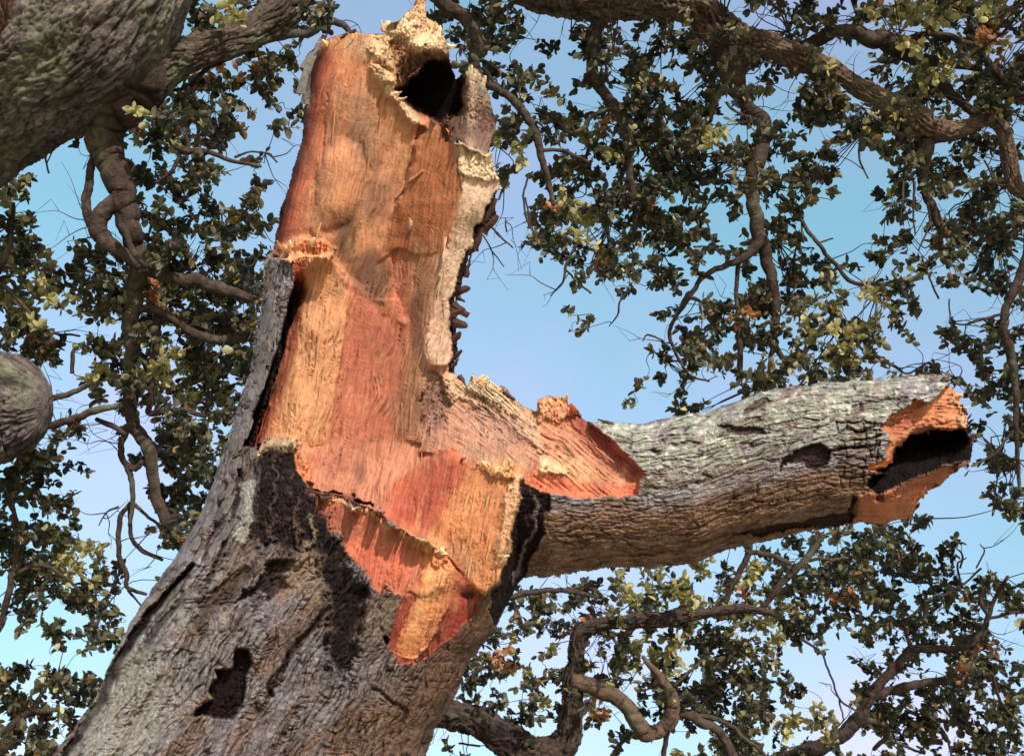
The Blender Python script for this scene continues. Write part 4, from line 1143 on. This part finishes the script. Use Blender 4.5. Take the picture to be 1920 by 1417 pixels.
# B: left edge tree
B = new_tree("B", "oak at the left edge whose blunt grey-green limb end enters the picture", (-420, 1200, 6.6))
add(B, "limb", [(-330, 640, 120, 6.4), (-160, 730, 112, 6.2), (-60, 765, 108, 6.1), (-10, 762, 106, 6.0), (20, 760, 100, 6.0), (45, 759, 88, 6.0), (66, 758, 70, 6.0), (82, 757, 46, 6.0), (91, 757, 22, 6.0), (94, 757, 5, 6.0)], 6.1, ns=200, bump=0.04, base=(118, 106, 102), lichen=0.6)
to_ground(B, (-330, 640, 6.4), r0=0.34, r1=0.45)
add(B, "branch", [(50, 805, 8), (75, 803, 8), (120, 792, 7), (170, 772, 7), (228, 760, 5)], 6.1, ns=10, lichen=0.7)
add(B, "branch", [(60, 750, 5), (105, 743, 6), (140, 735, 5), (168, 720, 4)], 6.1, ns=8)
add(B, "branch", [(180, 785, 4), (210, 798, 5), (236, 815, 4)], 6.15, ns=6)
add(B, "branch", [(135, 700, 4), (135, 665, 4), (145, 650, 3)], 6.15, ns=6)
add(B, "branch", [(-60, 1250, 12), (0, 1170, 7), (22, 1080, 6), (34, 1010, 5), (24, 950, 4), (10, 900, 3)], 6.3, ns=8)
add(B, "branch", [(22, 1080, 4), (70, 1060, 4), (120, 1080, 3), (160, 1120, 2)], 6.3, ns=6)
add(B, "branch", [(-60, 600, 12), (-10, 520, 8), (20, 450, 5), (25, 380, 3)], 6.4, ns=8)
add(B, "branch", [(-10, 520, 6), (40, 570, 4), (90, 620, 3), (150, 630, 2)], 6.3, ns=6)
add(B, "branch", [(-60, 1480, 22), (0, 1405, 14), (18, 1365, 8), (60, 1335, 6), (120, 1330, 4)], 6.5, ns=10)
add(B, "branch", [(60, 1335, 5), (90, 1280, 3), (110, 1260, 2)], 6.5, ns=6)
add(B, "branch", [(20, 250, 3), (70, 262, 3), (85, 300, 2), (92, 325, 2)], 6.0, ns=6)
# C: upper right tree
Cc = new_tree("C", "oak spreading across the upper right with a long limb dividing above the gap", (-700, 900, 9.5))
add(Cc, "limb", [(-500, 500, 60, 9.5), (-200, -100, 62, 9.0), (300, -260, 60, 8.5), (700, -160, 56, 7.8), (960, -52, 50, 7.2), (1060, -10, 42, 7.0), (1150, -4, 46, 6.9), (1250, 0, 38, 6.9), (1320, 25, 33, 6.9), (1368, 72, 38, 6.9), (1440, 86, 24, 6.9), (1500, 110, 22, 6.9), (1560, 132, 19, 6.9), (1610, 165, 19, 6.9),
     (1660, 190, 22, 6.9), (1708, 220, 33, 6.9), (1742, 243, 25, 6.9), (1790, 246, 18, 6.9), (1850, 226, 13, 6.9), (1880, 245, 14, 6.9), (1893, 300, 14, 6.9), (1905, 350, 14, 6.9), (1940, 370, 14, 6.9)], 6.9, ns=80, bump=0.16, base=(122, 100, 86), lichen=0.25)
to_ground(Cc, (-500, 500, 9.5), r0=0.3, r1=0.5)
add(Cc, "branch", [(1362, 85, 34), (1372, 140, 24), (1398, 190, 14), (1428, 226, 14), (1434, 262, 13), (1420, 300, 14), (1406, 350, 12), (1416, 400, 13), (1425, 450, 13), (1442, 500, 11), (1455, 570, 9), (1452, 640, 6), (1480, 690, 5)], 6.85, ns=16)
add(Cc, "branch", [(1428, 440, 12), (1415, 465, 10), (1385, 490, 7), (1330, 508, 5), (1300, 545, 5), (1290, 558, 7), (1265, 595, 4), (1256, 628, 4), (1262, 652, 3), (1276, 680, 3)], 6.8, ns=10)
add(Cc, "branch", [(1290, 556, 5), (1320, 568, 3), (1348, 585, 3)], 6.8, ns=6)
add(Cc, "branch", [(1385, 490, 5), (1380, 560, 4), (1388, 640, 5), (1386, 715, 6)], 6.85, ns=8)
add(Cc, "branch", [(1455, 615, 5), (1438, 605, 4), (1416, 630, 4), (1400, 640, 3)], 6.85, ns=6)
add(Cc, "branch", [(1450, 625, 4), (1445, 670, 4), (1440, 705, 3)], 6.85, ns=6)
add(Cc, "branch", [(1425, 226, 4), (1382, 212, 3), (1362, 192, 3)], 6.8, ns=6)
add(Cc, "branch", [(1372, 145, 5), (1353, 170, 5), (1340, 195, 4), (1332, 228, 4)], 6.8, ns=8)
add(Cc, "branch", [(1130, 20, 14), (1112, 75, 12), (1112, 140, 10), (1138, 178, 10), (1163, 212, 9), (1175, 260, 7), (1180, 320, 7), (1190, 380, 6), (1190, 440, 4)], 6.9, ns=12)
add(Cc, "branch", [(1150, 203, 4), (1115, 215, 4), (1092, 242, 4), (1068, 250, 4), (1035, 218, 4), (1005, 205, 4)], 6.9, ns=8)
add(Cc, "branch", [(780, -110, 16), (805, -30, 14), (830, 6, 14), (867, 31, 13), (893, 72, 12), (889, 113, 10), (900, 145, 8), (925, 164, 8), (955, 180, 8), (982, 210, 8), (1005, 250, 8), (1014, 290, 7), (1028, 340, 6), (1038, 385, 4)], 6.7, ns=12)
add(Cc, "branch", [(1014, 282, 4), (1058, 284, 4), (1105, 305, 3)], 6.7, ns=6)
add(Cc, "branch", [(1490, 100, 12), (1540, 70, 13), (1580, 58, 12), (1640, 76, 16), (1692, 92, 18), (1722, 110, 13), (1780, 120, 8), (1840, 130, 5)], 7.1, ns=14)
add(Cc, "branch", [(1690, 88, 9), (1712, 72, 7), (1745, 64, 6), (1790, 72, 6), (1830, 92, 6), (1862, 130, 8), (1905, 175, 8), (1940, 190, 8)], 7.0, ns=10)
add(Cc, "branch", [(1695, 98, 12), (1740, 128, 10), (1762, 152, 12), (1800, 190, 9), (1836, 218, 8)], 7.1, ns=10)
add(Cc, "branch", [(1700, 225, 20), (1690, 262, 10), (1670, 285, 5), (1662, 290, 4)], 6.9, ns=8)
add(Cc, "branch", [(1738, 260, 17), (1730, 330, 11), (1745, 380, 8), (1758, 425, 5)], 6.9, ns=10)
for a_ in ([(1695, 340, 2), (1692, 372, 2), (1690, 410, 1.5)], [(1715, 340, 3), (1712, 390, 2), (1716, 440, 1.5)], [(1740, 380, 3), (1742, 420, 2), (1722, 470, 1.5)], [(1700, 372, 2), (1670, 385, 2), (1655, 395, 1.5)],
           [(1858, 312, 2), (1870, 345, 2), (1890, 348, 1.5)], [(1845, 300, 2), (1862, 335, 2), (1865, 345, 1)], [(1612, 268, 2), (1612, 300, 2), (1628, 335, 1.5)], [(1760, 395, 3), (1770, 430, 2)],
           [(1070, 400, 2), (1085, 440, 3), (1068, 485, 3), (1060, 500, 3), (1055, 530, 2), (1032, 555, 1)], [(1060, 505, 2), (1085, 530, 2), (1108, 550, 2)], [(1178, 545, 2), (1162, 565, 2), (1158, 590, 2), (1142, 612, 1)],
           [(990, 330, 2), (982, 370, 2), (990, 420, 2), (1010, 445, 1.5)], [(985, 370, 2), (992, 410, 2), (1000, 430, 1)], [(1325, 415, 2), (1335, 450, 2), (1355, 475, 2)], [(1300, 462, 2), (1335, 465, 2), (1352, 478, 2)],
           [(920, 425, 2), (940, 445, 2), (962, 465, 1.5)], [(905, 440, 1.5), (925, 475, 1.5), (945, 500, 1)], [(935, 375, 2), (945, 350, 2), (955, 330, 1.5)], [(950, 435, 2), (948, 410, 1.5)],
           [(1245, 640, 2), (1215, 625, 2), (1205, 640, 1)], [(1275, 680, 2), (1300, 705, 2), (1330, 715, 2)]):
    add(Cc, "branch", a_, 6.7, ns=6, bump=0.05)
add(Cc, "branch", [(1462, 365, 5), (1500, 410, 4), (1520, 440, 4), (1545, 470, 4), (1562, 492, 4), (1600, 530, 4), (1640, 530, 3)], 6.9, ns=8)
add(Cc, "branch", [(1503, 418, 2), (1506, 455, 2)], 6.9, ns=6)
add(Cc, "branch", [(1534, 456, 2), (1562, 447, 1.5)], 6.9, ns=6)
add(Cc, "branch", [(1640, 665, 4), (1680, 690, 3), (1700, 700, 2), (1740, 680, 2)], 6.9, ns=6)
add(Cc, "branch", [(1935, 420, 12), (1922, 490, 9), (1905, 540, 9), (1884, 588, 8), (1884, 630, 9), (1900, 680, 8), (1905, 740, 6), (1905, 800, 5), (1908, 860, 4), (1912, 920, 3)], 6.6, ns=12)
add(Cc, "branch", [(1882, 588, 3), (1840, 600, 3), (1810, 608, 2), (1782, 605, 2)], 6.6, ns=6)
add(Cc, "branch", [(1780, 560, 1.5), (1782, 605, 1.5), (1795, 640, 1.5)], 6.6, ns=6)
add(Cc, "branch", [(1905, 800, 3), (1870, 845, 3), (1840, 865, 2), (1824, 868, 1.5)], 6.6, ns=6)
add(Cc, "branch", [(1728, 480, 2), (1742, 520, 2), (1760, 560, 2)], 6.6, ns=6)
# D: lower right tree, limb passing behind the broken trunk
Dd = new_tree("D", "oak behind the broken trunk whose bent limb forks below the snapped limb", (620, 1500, 7.4))
add(Dd, "limb", [(640, 1500, 50, 7.2), (720, 1380, 44, 7.0), (800, 1338, 31, 6.9), (860, 1342, 27, 6.9), (905, 1358, 30, 6.9), (950, 1388, 32, 6.9), (1005, 1412, 33, 6.9), (1055, 1398, 30, 6.9), (1073, 1345, 21, 6.9), (1070, 1290, 20, 6.9), (1080, 1235, 15, 6.9), (1088, 1192, 16, 6.9), (1120, 1172, 15, 6.9),
     (1180, 1165, 13, 6.9), (1250, 1160, 15, 6.9), (1320, 1150, 10, 6.9), (1390, 1140, 8, 6.9), (1450, 1150, 6, 6.9)], 6.9, ns=72, bump=0.12, base=(84, 70, 64), lichen=0.1)
to_ground(Dd, (640, 1500, 7.2), r0=0.18, r1=0.42)
add(Dd, "branch", [(1070, 1275, 16), (1115, 1288, 15), (1160, 1310, 15), (1188, 1342, 15), (1208, 1370, 16), (1238, 1364, 14), (1262, 1340, 14), (1258, 1308, 13), (1244, 1278, 9), (1222, 1250, 6), (1205, 1230, 4)], 6.85, ns=18, base=(104, 84, 70))
add(Dd, "branch", [(1268, 1332, 9), (1310, 1350, 10), (1350, 1375, 9), (1378, 1425, 10)], 6.9, ns=12)
add(Dd, "branch", [(1300, 1340, 5), (1350, 1350, 5), (1400, 1385, 4), (1440, 1420, 3)], 6.9, ns=8)
for a_ in ([(1085, 1278, 4), (1052, 1272, 5), (1040, 1280, 4)], [(950, 1120, 6), (1030, 1105, 5), (1085, 1110, 4), (1120, 1120, 3)], [(1110, 1277, 2), (1150, 1273, 2), (1185, 1275, 2)], [(1262, 1288, 3), (1300, 1252, 3), (1320, 1235, 2)],
           [(1195, 1362, 2), (1170, 1390, 2), (1145, 1420, 2)], [(1252, 1372, 5), (1246, 1400, 5), (1245, 1430, 5)], [(1410, 990, 7), (1400, 1045, 6), (1375, 1092, 5), (1360, 1130, 4)], [(1398, 1036, 5), (1440, 1040, 5), (1482, 1056, 5)],
           [(1545, 1000, 6), (1505, 1055, 7), (1465, 1095, 7), (1430, 1140, 5)], [(1510, 1050, 4), (1552, 1048, 3), (1590, 1045, 2)], [(960, 1120, 4), (975, 1160, 4), (985, 1190, 2)], [(1180, 1160, 3), (1182, 1125, 3), (1165, 1100, 2)],
           [(1180, 1160, 3), (1210, 1135, 2)], [(1500, 1195, 3), (1540, 1225, 2), (1556, 1262, 2), (1574, 1310, 2), (1605, 1332, 2)], [(1574, 1310, 2), (1582, 1348, 1.5)], [(860, 1393, 2), (900, 1398, 2)]):
    add(Dd, "branch", a_, 6.95, ns=8, bump=0.06)
# E: bottom right tree
E = new_tree("E", "oak at the bottom right corner with a slim dark branch forking upward", (1500, 1560, 8.2))
add(E, "limb", [(1380, 1560, 30, 7.8), (1460, 1440, 20, 7.6), (1530, 1402, 15, 7.5), (1572, 1380, 14, 7.5), (1608, 1350, 14, 7.5), (1625, 1318, 12, 7.5), (1650, 1280, 10, 7.5), (1680, 1248, 9, 7.5), (1710, 1218, 8, 7.5), (1760, 1218, 7, 7.5), (1802, 1214, 6, 7.5), (1840, 1190, 6, 7.5), (1852, 1158, 5, 7.5), (1866, 1120, 4, 7.5), (1890, 1080, 3, 7.5)], 7.5, ns=18, base=(70, 57, 53), lichen=0.1)
to_ground(E, (1380, 1560, 7.8), r0=0.11, r1=0.3)
for a_ in ([(1632, 1308, 9), (1680, 1292, 9), (1740, 1280, 8), (1800, 1268, 6), (1860, 1262, 4)], [(1710, 1216, 6), (1700, 1192, 4), (1690, 1150, 3)], [(1612, 1348, 7), (1655, 1355, 6), (1662, 1378, 5), (1638, 1405, 4)], [(1655, 1280, 3), (1690, 1255, 2)],
           [(1855, 1155, 4), (1840, 1130, 4), (1845, 1100, 3)], [(1850, 1160, 3), (1890, 1150, 3), (1925, 1145, 3)], [(1660, 1380, 3), (1700, 1400, 3), (1735, 1412, 2)], [(1725, 1330, 3), (1770, 1370, 3), (1785, 1417, 2)],
           [(1740, 1282, 3), (1780, 1340, 3), (1830, 1380, 3)], [(1860, 1262, 3), (1880, 1320, 3), (1920, 1360, 3)], [(1830, 1065, 1.5), (1845, 1035, 1.5), (1838, 1020, 1)], [(1800, 1065, 2), (1805, 1040, 2), (1790, 1025, 1)], [(1805, 1100, 2), (1795, 1060, 2), (1812, 1045, 1)], [(1690, 1170, 3), (1740, 1130, 3), (1800, 1100, 2), (1840, 1065, 2)]):
    add(E, "branch", a_, 7.5, ns=8, bump=0.06)
TD = {t["key"]: t for t in trees}
TDEPTH = dict(A=6.2, B=6.3, C=6.9, D=7.0, E=7.5)


def tree_of(u, v):
    if u < 700:
        if (u < 125 and v > 290) or (v > 830 and u < 200) or v > 1060: return "B"
        return "A"
    if v < 945: return "C"
    if u > 1610 and v > 1000 and (u - 1610) > (1200 - v) * 0.3: return "E"
    return "D"


# ------------------------------------------------------------------ foliage
LEAF_V = np.array([(0, 0, 0), (.22, .12, .03), (.40, .34, .06), (.42, .60, .06), (.28, .84, .03), (0, 1, -.03), (-.28, .84, .03), (-.42, .60, .06), (-.40, .34, .06), (-.22, .12, .03), (0, .45, -.05)], float)
LEAF_F3 = np.array([(0, 1, 10), (9, 0, 10), (10, 4, 5), (10, 5, 6)])
LEAF_F4 = np.array([(10, 1, 2, 3), (8, 9, 10, 7)])
LEAF_X3 = np.array([(10, 3, 4), (7, 10, 6)])
LEAF_F3 = np.concatenate([LEAF_F3, LEAF_X3])
lines = [l.replace(" ", "") for l in ROWS.strip("\n").split("\n")]
lines = [(l + "0" * 40)[:40] for l in lines]
CELL = 48
KCL = 1.5            # clusters per density unit per cell


def rand_unit(n):
    a = rng.normal(size=(n, 3)); return a / np.linalg.norm(a, axis=1)[:, None]


YELLOW = [(420, 25, 60), (320, 75, 40), (290, 185, 35), (270, 280, 30), (60, 560, 90), (40, 400, 60), (200, 640, 50), (150, 1030, 60), (1310, 215, 45), (1110, 265, 50), (1080, 430, 55), (1340, 250, 40), (1700, 20, 130), (1740, 90, 60), (1760, 190, 70), (1840, 20, 60), (1640, 330, 50),
          (1600, 130, 50), (1620, 580, 60), (1560, 640, 70), (960, 310, 50), (930, 270, 40), (1290, 1090, 90), (1200, 1110, 70), (1400, 1080, 60), (1540, 1350, 70), (1500, 1330, 50), (990, 1260, 60), (1150, 1330, 50), (1240, 1240, 60), (330, 700, 60), (180, 700, 50), (1430, 1180, 60), (1250, 1390, 60), (130, 1060, 50)]
ORANGE = [(425, 140, 26, .9), (460, 140, 22, .8), (385, 172, 22, .6), (265, 250, 14, .7), (122, 606, 12, .95), (1095, 575, 26, .8), (1048, 385, 22, .8), (1150, 225, 24, .35), (1200, 380, 30, .3), (1125, 490, 22, .6), (1515, 480, 20, .6), (1790, 495, 18, .8), (280, 555, 22, .7), (1860, 60, 26, .6), (1890, 80, 30, .4),
          (1130, 1330, 20, .8), (1105, 1160, 16, .5), (200, 830, 22, .7), (1380, 1110, 20, .5), (1580, 1120, 22, .5), (1810, 1260, 22, .5), (1840, 1210, 18, .6), (1520, 640, 15, .6), (1390, 595, 20, .5), (940, 1235, 18, .6), (60, 640, 25, .4), (1000, 275, 18, .3), (410, 880, 10, .2)]


def near(lst, u, v):
    m = 0.0
    for it in lst:
        d = math.hypot(u - it[0], v - it[1]) / it[2]
        if d < 1.3: m = max(m, (1.3 - d) / 1.3 * (it[3] if len(it) > 3 else 1.0))
    return m


clusters = {k: [] for k in TD}
for r, l in enumerate(lines):
    for c_, ch in enumerate(l):
        d = int(ch)
        if d == 0: continue
        n = rng.poisson(KCL * d * (0.20 + 0.135 * d))
        pad = 0
        for k in range(n):
            if pad == 0:
                pad = int(rng.integers(2, 7))
                cu = (c_ + rng.uniform(0.0, 1.0)) * CELL; cv = (r + rng.uniform(0.0, 1.0)) * CELL; cdp = rng.normal(0, 0.3)
            pad -= 1
            u = cu + rng.normal(0, 12); v = cv + rng.normal(0, 9)
            key = tree_of(u, v)
            dep = TDEPTH[key] + (0.25 if key != 'C' else 0.1) + cdp + rng.normal(0, 0.06) + (0.25 if d > 5 else 0)
            clusters[key].append((u, v, max(5.6, dep), 1))
# crowns continue beyond the frame at the sides; unseen overhead canopy added for shade
def extra(n, u0, u1, v0, v1, d0, d1, keyf):
    for k in range(n):
        u = rng.uniform(u0, u1); v = rng.uniform(v0, v1)
        clusters[keyf(u, v)].append((u, v, rng.uniform(d0, d1), 0))


extra(1500, 300, 2500, -800, -40, 6.2, 8.2, lambda u, v: "A" if u < 700 else "C")  # overhead leaves placed to shade the background trees
extra(260, -500, 300, -700, -20, 6.0, 8.0, lambda u, v: "A")
extra(0, -250, 430, -650, -90, 4.7, 5.7, lambda u, v: "A")
extra(220, 1930, 2300, 0, 1417, 6.0, 8.0, lambda u, v: "C" if v < 900 else "E")
extra(160, -350, -20, 300, 1417, 6.0, 7.5, lambda u, v: "B")
extra(120, 900, 2100, 1440, 1700, 6.8, 8.0, lambda u, v: "D" if u < 1500 else "E")

leaf_protos = {}


def leaf_proto(cidx, col):
    if cidx not in leaf_protos:
        cc = np.tile(col, (11, 1))
        me = raw_mesh("leaf", LEAF_V * np.array([1, 1, 1]), [LEAF_F3, LEAF_F4], cc, smooth=True)
        me.materials.append(M_LEAF)
        leaf_protos[cidx] = me
    return leaf_protos[cidx]


def thin_tubes(segs, name, root, stuff=True):
    """many thin twigs as one mesh; segs: list of (k,3) point arrays and end radii"""
    VV, QQ = [], []; off = 0
    for pts, r0, r1 in segs:
        n = len(pts)
        rad = np.linspace(r0, r1, n)
        tan = np.gradient(pts, axis=0); tan /= np.linalg.norm(tan, axis=1)[:, None] + 1e-9
        x = np.cross(tan, [0.31, 0.2, 0.93]); x /= np.linalg.norm(x, axis=1)[:, None] + 1e-9
        y = np.cross(tan, x)
        th = np.array([0, 2.094, 4.189])
        q_ = pts[:, None] + rad[:, None, None] * (np.cos(th)[None, :, None] * x[:, None] + np.sin(th)[None, :, None] * y[:, None])
        VV.append(q_.reshape(-1, 3))
        i = np.arange(n * 3).reshape(n, 3) + off; j = np.roll(i, -1, 1)
        QQ.append(np.stack([i[:-1], j[:-1], j[1:], i[1:]], -1).reshape(-1, 4)); off += n * 3
    VV = np.concatenate(VV); QQ = np.concatenate(QQ)
    me = raw_mesh(name, VV, [QQ], np.tile(srgb((78, 62, 56)), (len(VV), 1)))
    o = link(name, me, root, [M_BRANCH])
    o["kind"] = "stuff"
    return o


for t in trees:
    key = t["key"]
    nodes = np.concatenate(t["nodes"])
    cl = np.array(clusters[key], float)
    W = P(cl[:, 0], cl[:, 1], cl[:, 2])
    # order by distance to the branches
    dmin = np.full(len(W), 1e9)
    for i in range(0, len(nodes), 400):
        dd = np.linalg.norm(W[:, None] - nodes[None, i:i + 400], axis=2).min(1); dmin = np.minimum(dmin, dd)
    order = np.argsort(dmin)
    pool = np.zeros((len(nodes) + len(W), 3)); pool[:len(nodes)] = nodes; npool = len(nodes)
    segs = []
    Lp, Ld, Ln, Ls, Lc, Luv = [], [], [], [], [], []
    for i in order:
        w = W[i]; infr = cl[i, 3] > 0.5
        d2 = ((pool[:npool] - w) ** 2).sum(1)
        j = int(np.argmin(d2)); src = pool[j]; dist = math.sqrt(d2[j])
        ax = (w - src) / (dist + 1e-9)
        ax = ax + 0.7 * rand_unit(1)[0]; ax /= np.linalg.norm(ax)
        tl_ = rng.uniform(0.08, 0.17)                # leafy twig length (m)
        tip = w + ax * tl_ * 0.5; st = w - ax * tl_ * 0.5
        if dist < 0.9:
            mid = (src + st) / 2 + rng.normal(0, 0.12, 3) * dist
            pts = catmull([src, mid, st, tip], 9) if infr else np.array([src, st, tip])
            segs.append((pts, 0.0022 + 0.006 * min(1, dist), 0.0014))
        else:
            segs.append((np.array([st - ax * 0.12 + rng.normal(0, .02, 3), st, tip]), 0.004, 0.0014))
        if npool < len(nodes) + 900:
            pool[npool] = tip; npool += 1
        yel = near(YELLOW, cl[i, 0], cl[i, 1]); ora = near(ORANGE, cl[i, 0], cl[i, 1])
        nl = int(rng.integers(10, 19)) if infr else 16
        f = rng.uniform(0.1, 1.05, nl)
        pos = st + np.outer(f, tip - st)
        dirs = ax * 0.55 + rand_unit(nl) * 0.95; dirs /= np.linalg.norm(dirs, axis=1)[:, None]
        nrm = rand_unit(nl) + np.array([0, 0, 0.9]); nrm -= dirs * (nrm * dirs).sum(1)[:, None]; nrm /= np.linalg.norm(nrm, axis=1)[:, None]
        siz = rng.uniform(0.028, 0.064, nl) * (1 if infr else 1.9)
        isor = rng.random() < ora * 1.3; isye = rng.random() < yel * 0.9
        if isor: base = srgb((186, 128, 92))
        elif isye: base = srgb((170, 162, 112))
        else:
            base = srgb([(76, 76, 60), (90, 88, 68), (60, 60, 52), (106, 100, 78)][int(rng.integers(0, 4))])
        cols = base * rng.uniform(0.7, 1.3, (nl, 1))
        pl = rng.random(nl) < 0.06
        cols[pl] = srgb((188, 182, 140)) * rng.uniform(0.8, 1.1)  # scattered sunlit highlights painted as pale leaf colour
        stray = rng.random(nl) < 0.04
        cols[stray] = srgb((150, 112, 66))
        Lp.append(pos); Ld.append(dirs); Ln.append(nrm); Ls.append(siz); Lc.append(cols); Luv.append(np.tile([cl[i, 0], cl[i, 1], cl[i, 2], cl[i, 3]], (nl, 1)))
    # bare crooked twigs
    nb = min(160, max(30, len(nodes) // 8))
    for k in range(nb):
        a = nodes[rng.integers(0, len(nodes))]
        d_ = rand_unit(1)[0]; p_ = [a]
        for q_ in range(4):
            d_ = d_ + 0.6 * rand_unit(1)[0]; d_ /= np.linalg.norm(d_); p_.append(p_[-1] + d_ * rng.uniform(0.05, 0.13))
        segs.append((catmull(p_, 12), 0.004, 0.001))
        segs.append((np.array([p_[2], p_[2] + rand_unit(1)[0] * 0.08, p_[2] + rand_unit(1)[0] * 0.05 + d_ * 0.12]), 0.0025, 0.0008))
    thin_tubes(segs, "twigs", t["root"])
    pos = np.concatenate(Lp); dr = np.concatenate(Ld); nm = np.concatenate(Ln); sz = np.concatenate(Ls); lc = np.concatenate(Lc); uv = np.concatenate(Luv)
    side = np.cross(dr, nm)
    wid = rng.uniform(0.6, 0.85, len(sz))
    # the 300 largest in view become leaves of their own
    inview = (uv[:, 3] > .5) & (uv[:, 0] > 5) & (uv[:, 0] < 1915) & (uv[:, 1] > 5) & (uv[:, 1] < 1412)
    ui = np.clip(((uv[:, 0] - us[0]) / STEP).astype(int), 0, NU - 1); vi = np.clip(((uv[:, 1] - vs[0]) / STEP).astype(int), 0, NV - 1)
    inview &= ~MASK[vi, ui]
    score = np.where(inview, sz / uv[:, 2] * (0.6 + 0.4 * np.abs(nm @ FW)), -1)
    top = np.argsort(-score)[:300]
    single = np.zeros(len(sz), bool); single[top] = True
    rest = ~single
    n = int(rest.sum())
    loc = LEAF_V[None] * (sz[rest, None, None])
    vv = pos[rest, None] + loc[..., 0:1] * (side[rest] * wid[rest, None])[:, None] + loc[..., 1:2] * dr[rest][:, None] + loc[..., 2:3] * nm[rest][:, None] * 1.6
    off = (np.arange(n) * 11)[:, None, None]
    me = raw_mesh("leaves", vv.reshape(-1, 3), [(LEAF_F3[None] + off).reshape(-1, 3), (LEAF_F4[None] + off).reshape(-1, 4)], np.repeat(lc[rest], 11, axis=0))
    o = link("leaves", me, t["root"], [M_LEAF]); o["kind"] = "stuff"
    rl = Vector(t["root"].location)
    for i in top:
        cidx = int(np.clip(lc[i, 0] / max(lc[i, 1], 1e-4) * 4, 0, 20)) * 10 + int(np.clip(lc[i].mean() * 40, 0, 9))
        me1 = leaf_proto(cidx, lc[i])
        lo = bpy.data.objects.new("leaf", me1); COL.objects.link(lo); lo.parent = t["root"]
        s3 = float(sz[i])
        m4 = Matrix(((side[i, 0] * s3 * wid[i], dr[i, 0] * s3, nm[i, 0] * s3 * 1.6, pos[i, 0] - rl.x), (side[i, 1] * s3 * wid[i], dr[i, 1] * s3, nm[i, 1] * s3 * 1.6, pos[i, 1] - rl.y),
                     (side[i, 2] * s3 * wid[i], dr[i, 2] * s3, nm[i, 2] * s3 * 1.6, pos[i, 2] - rl.z), (0, 0, 0, 1)))
        lo.matrix_local = m4
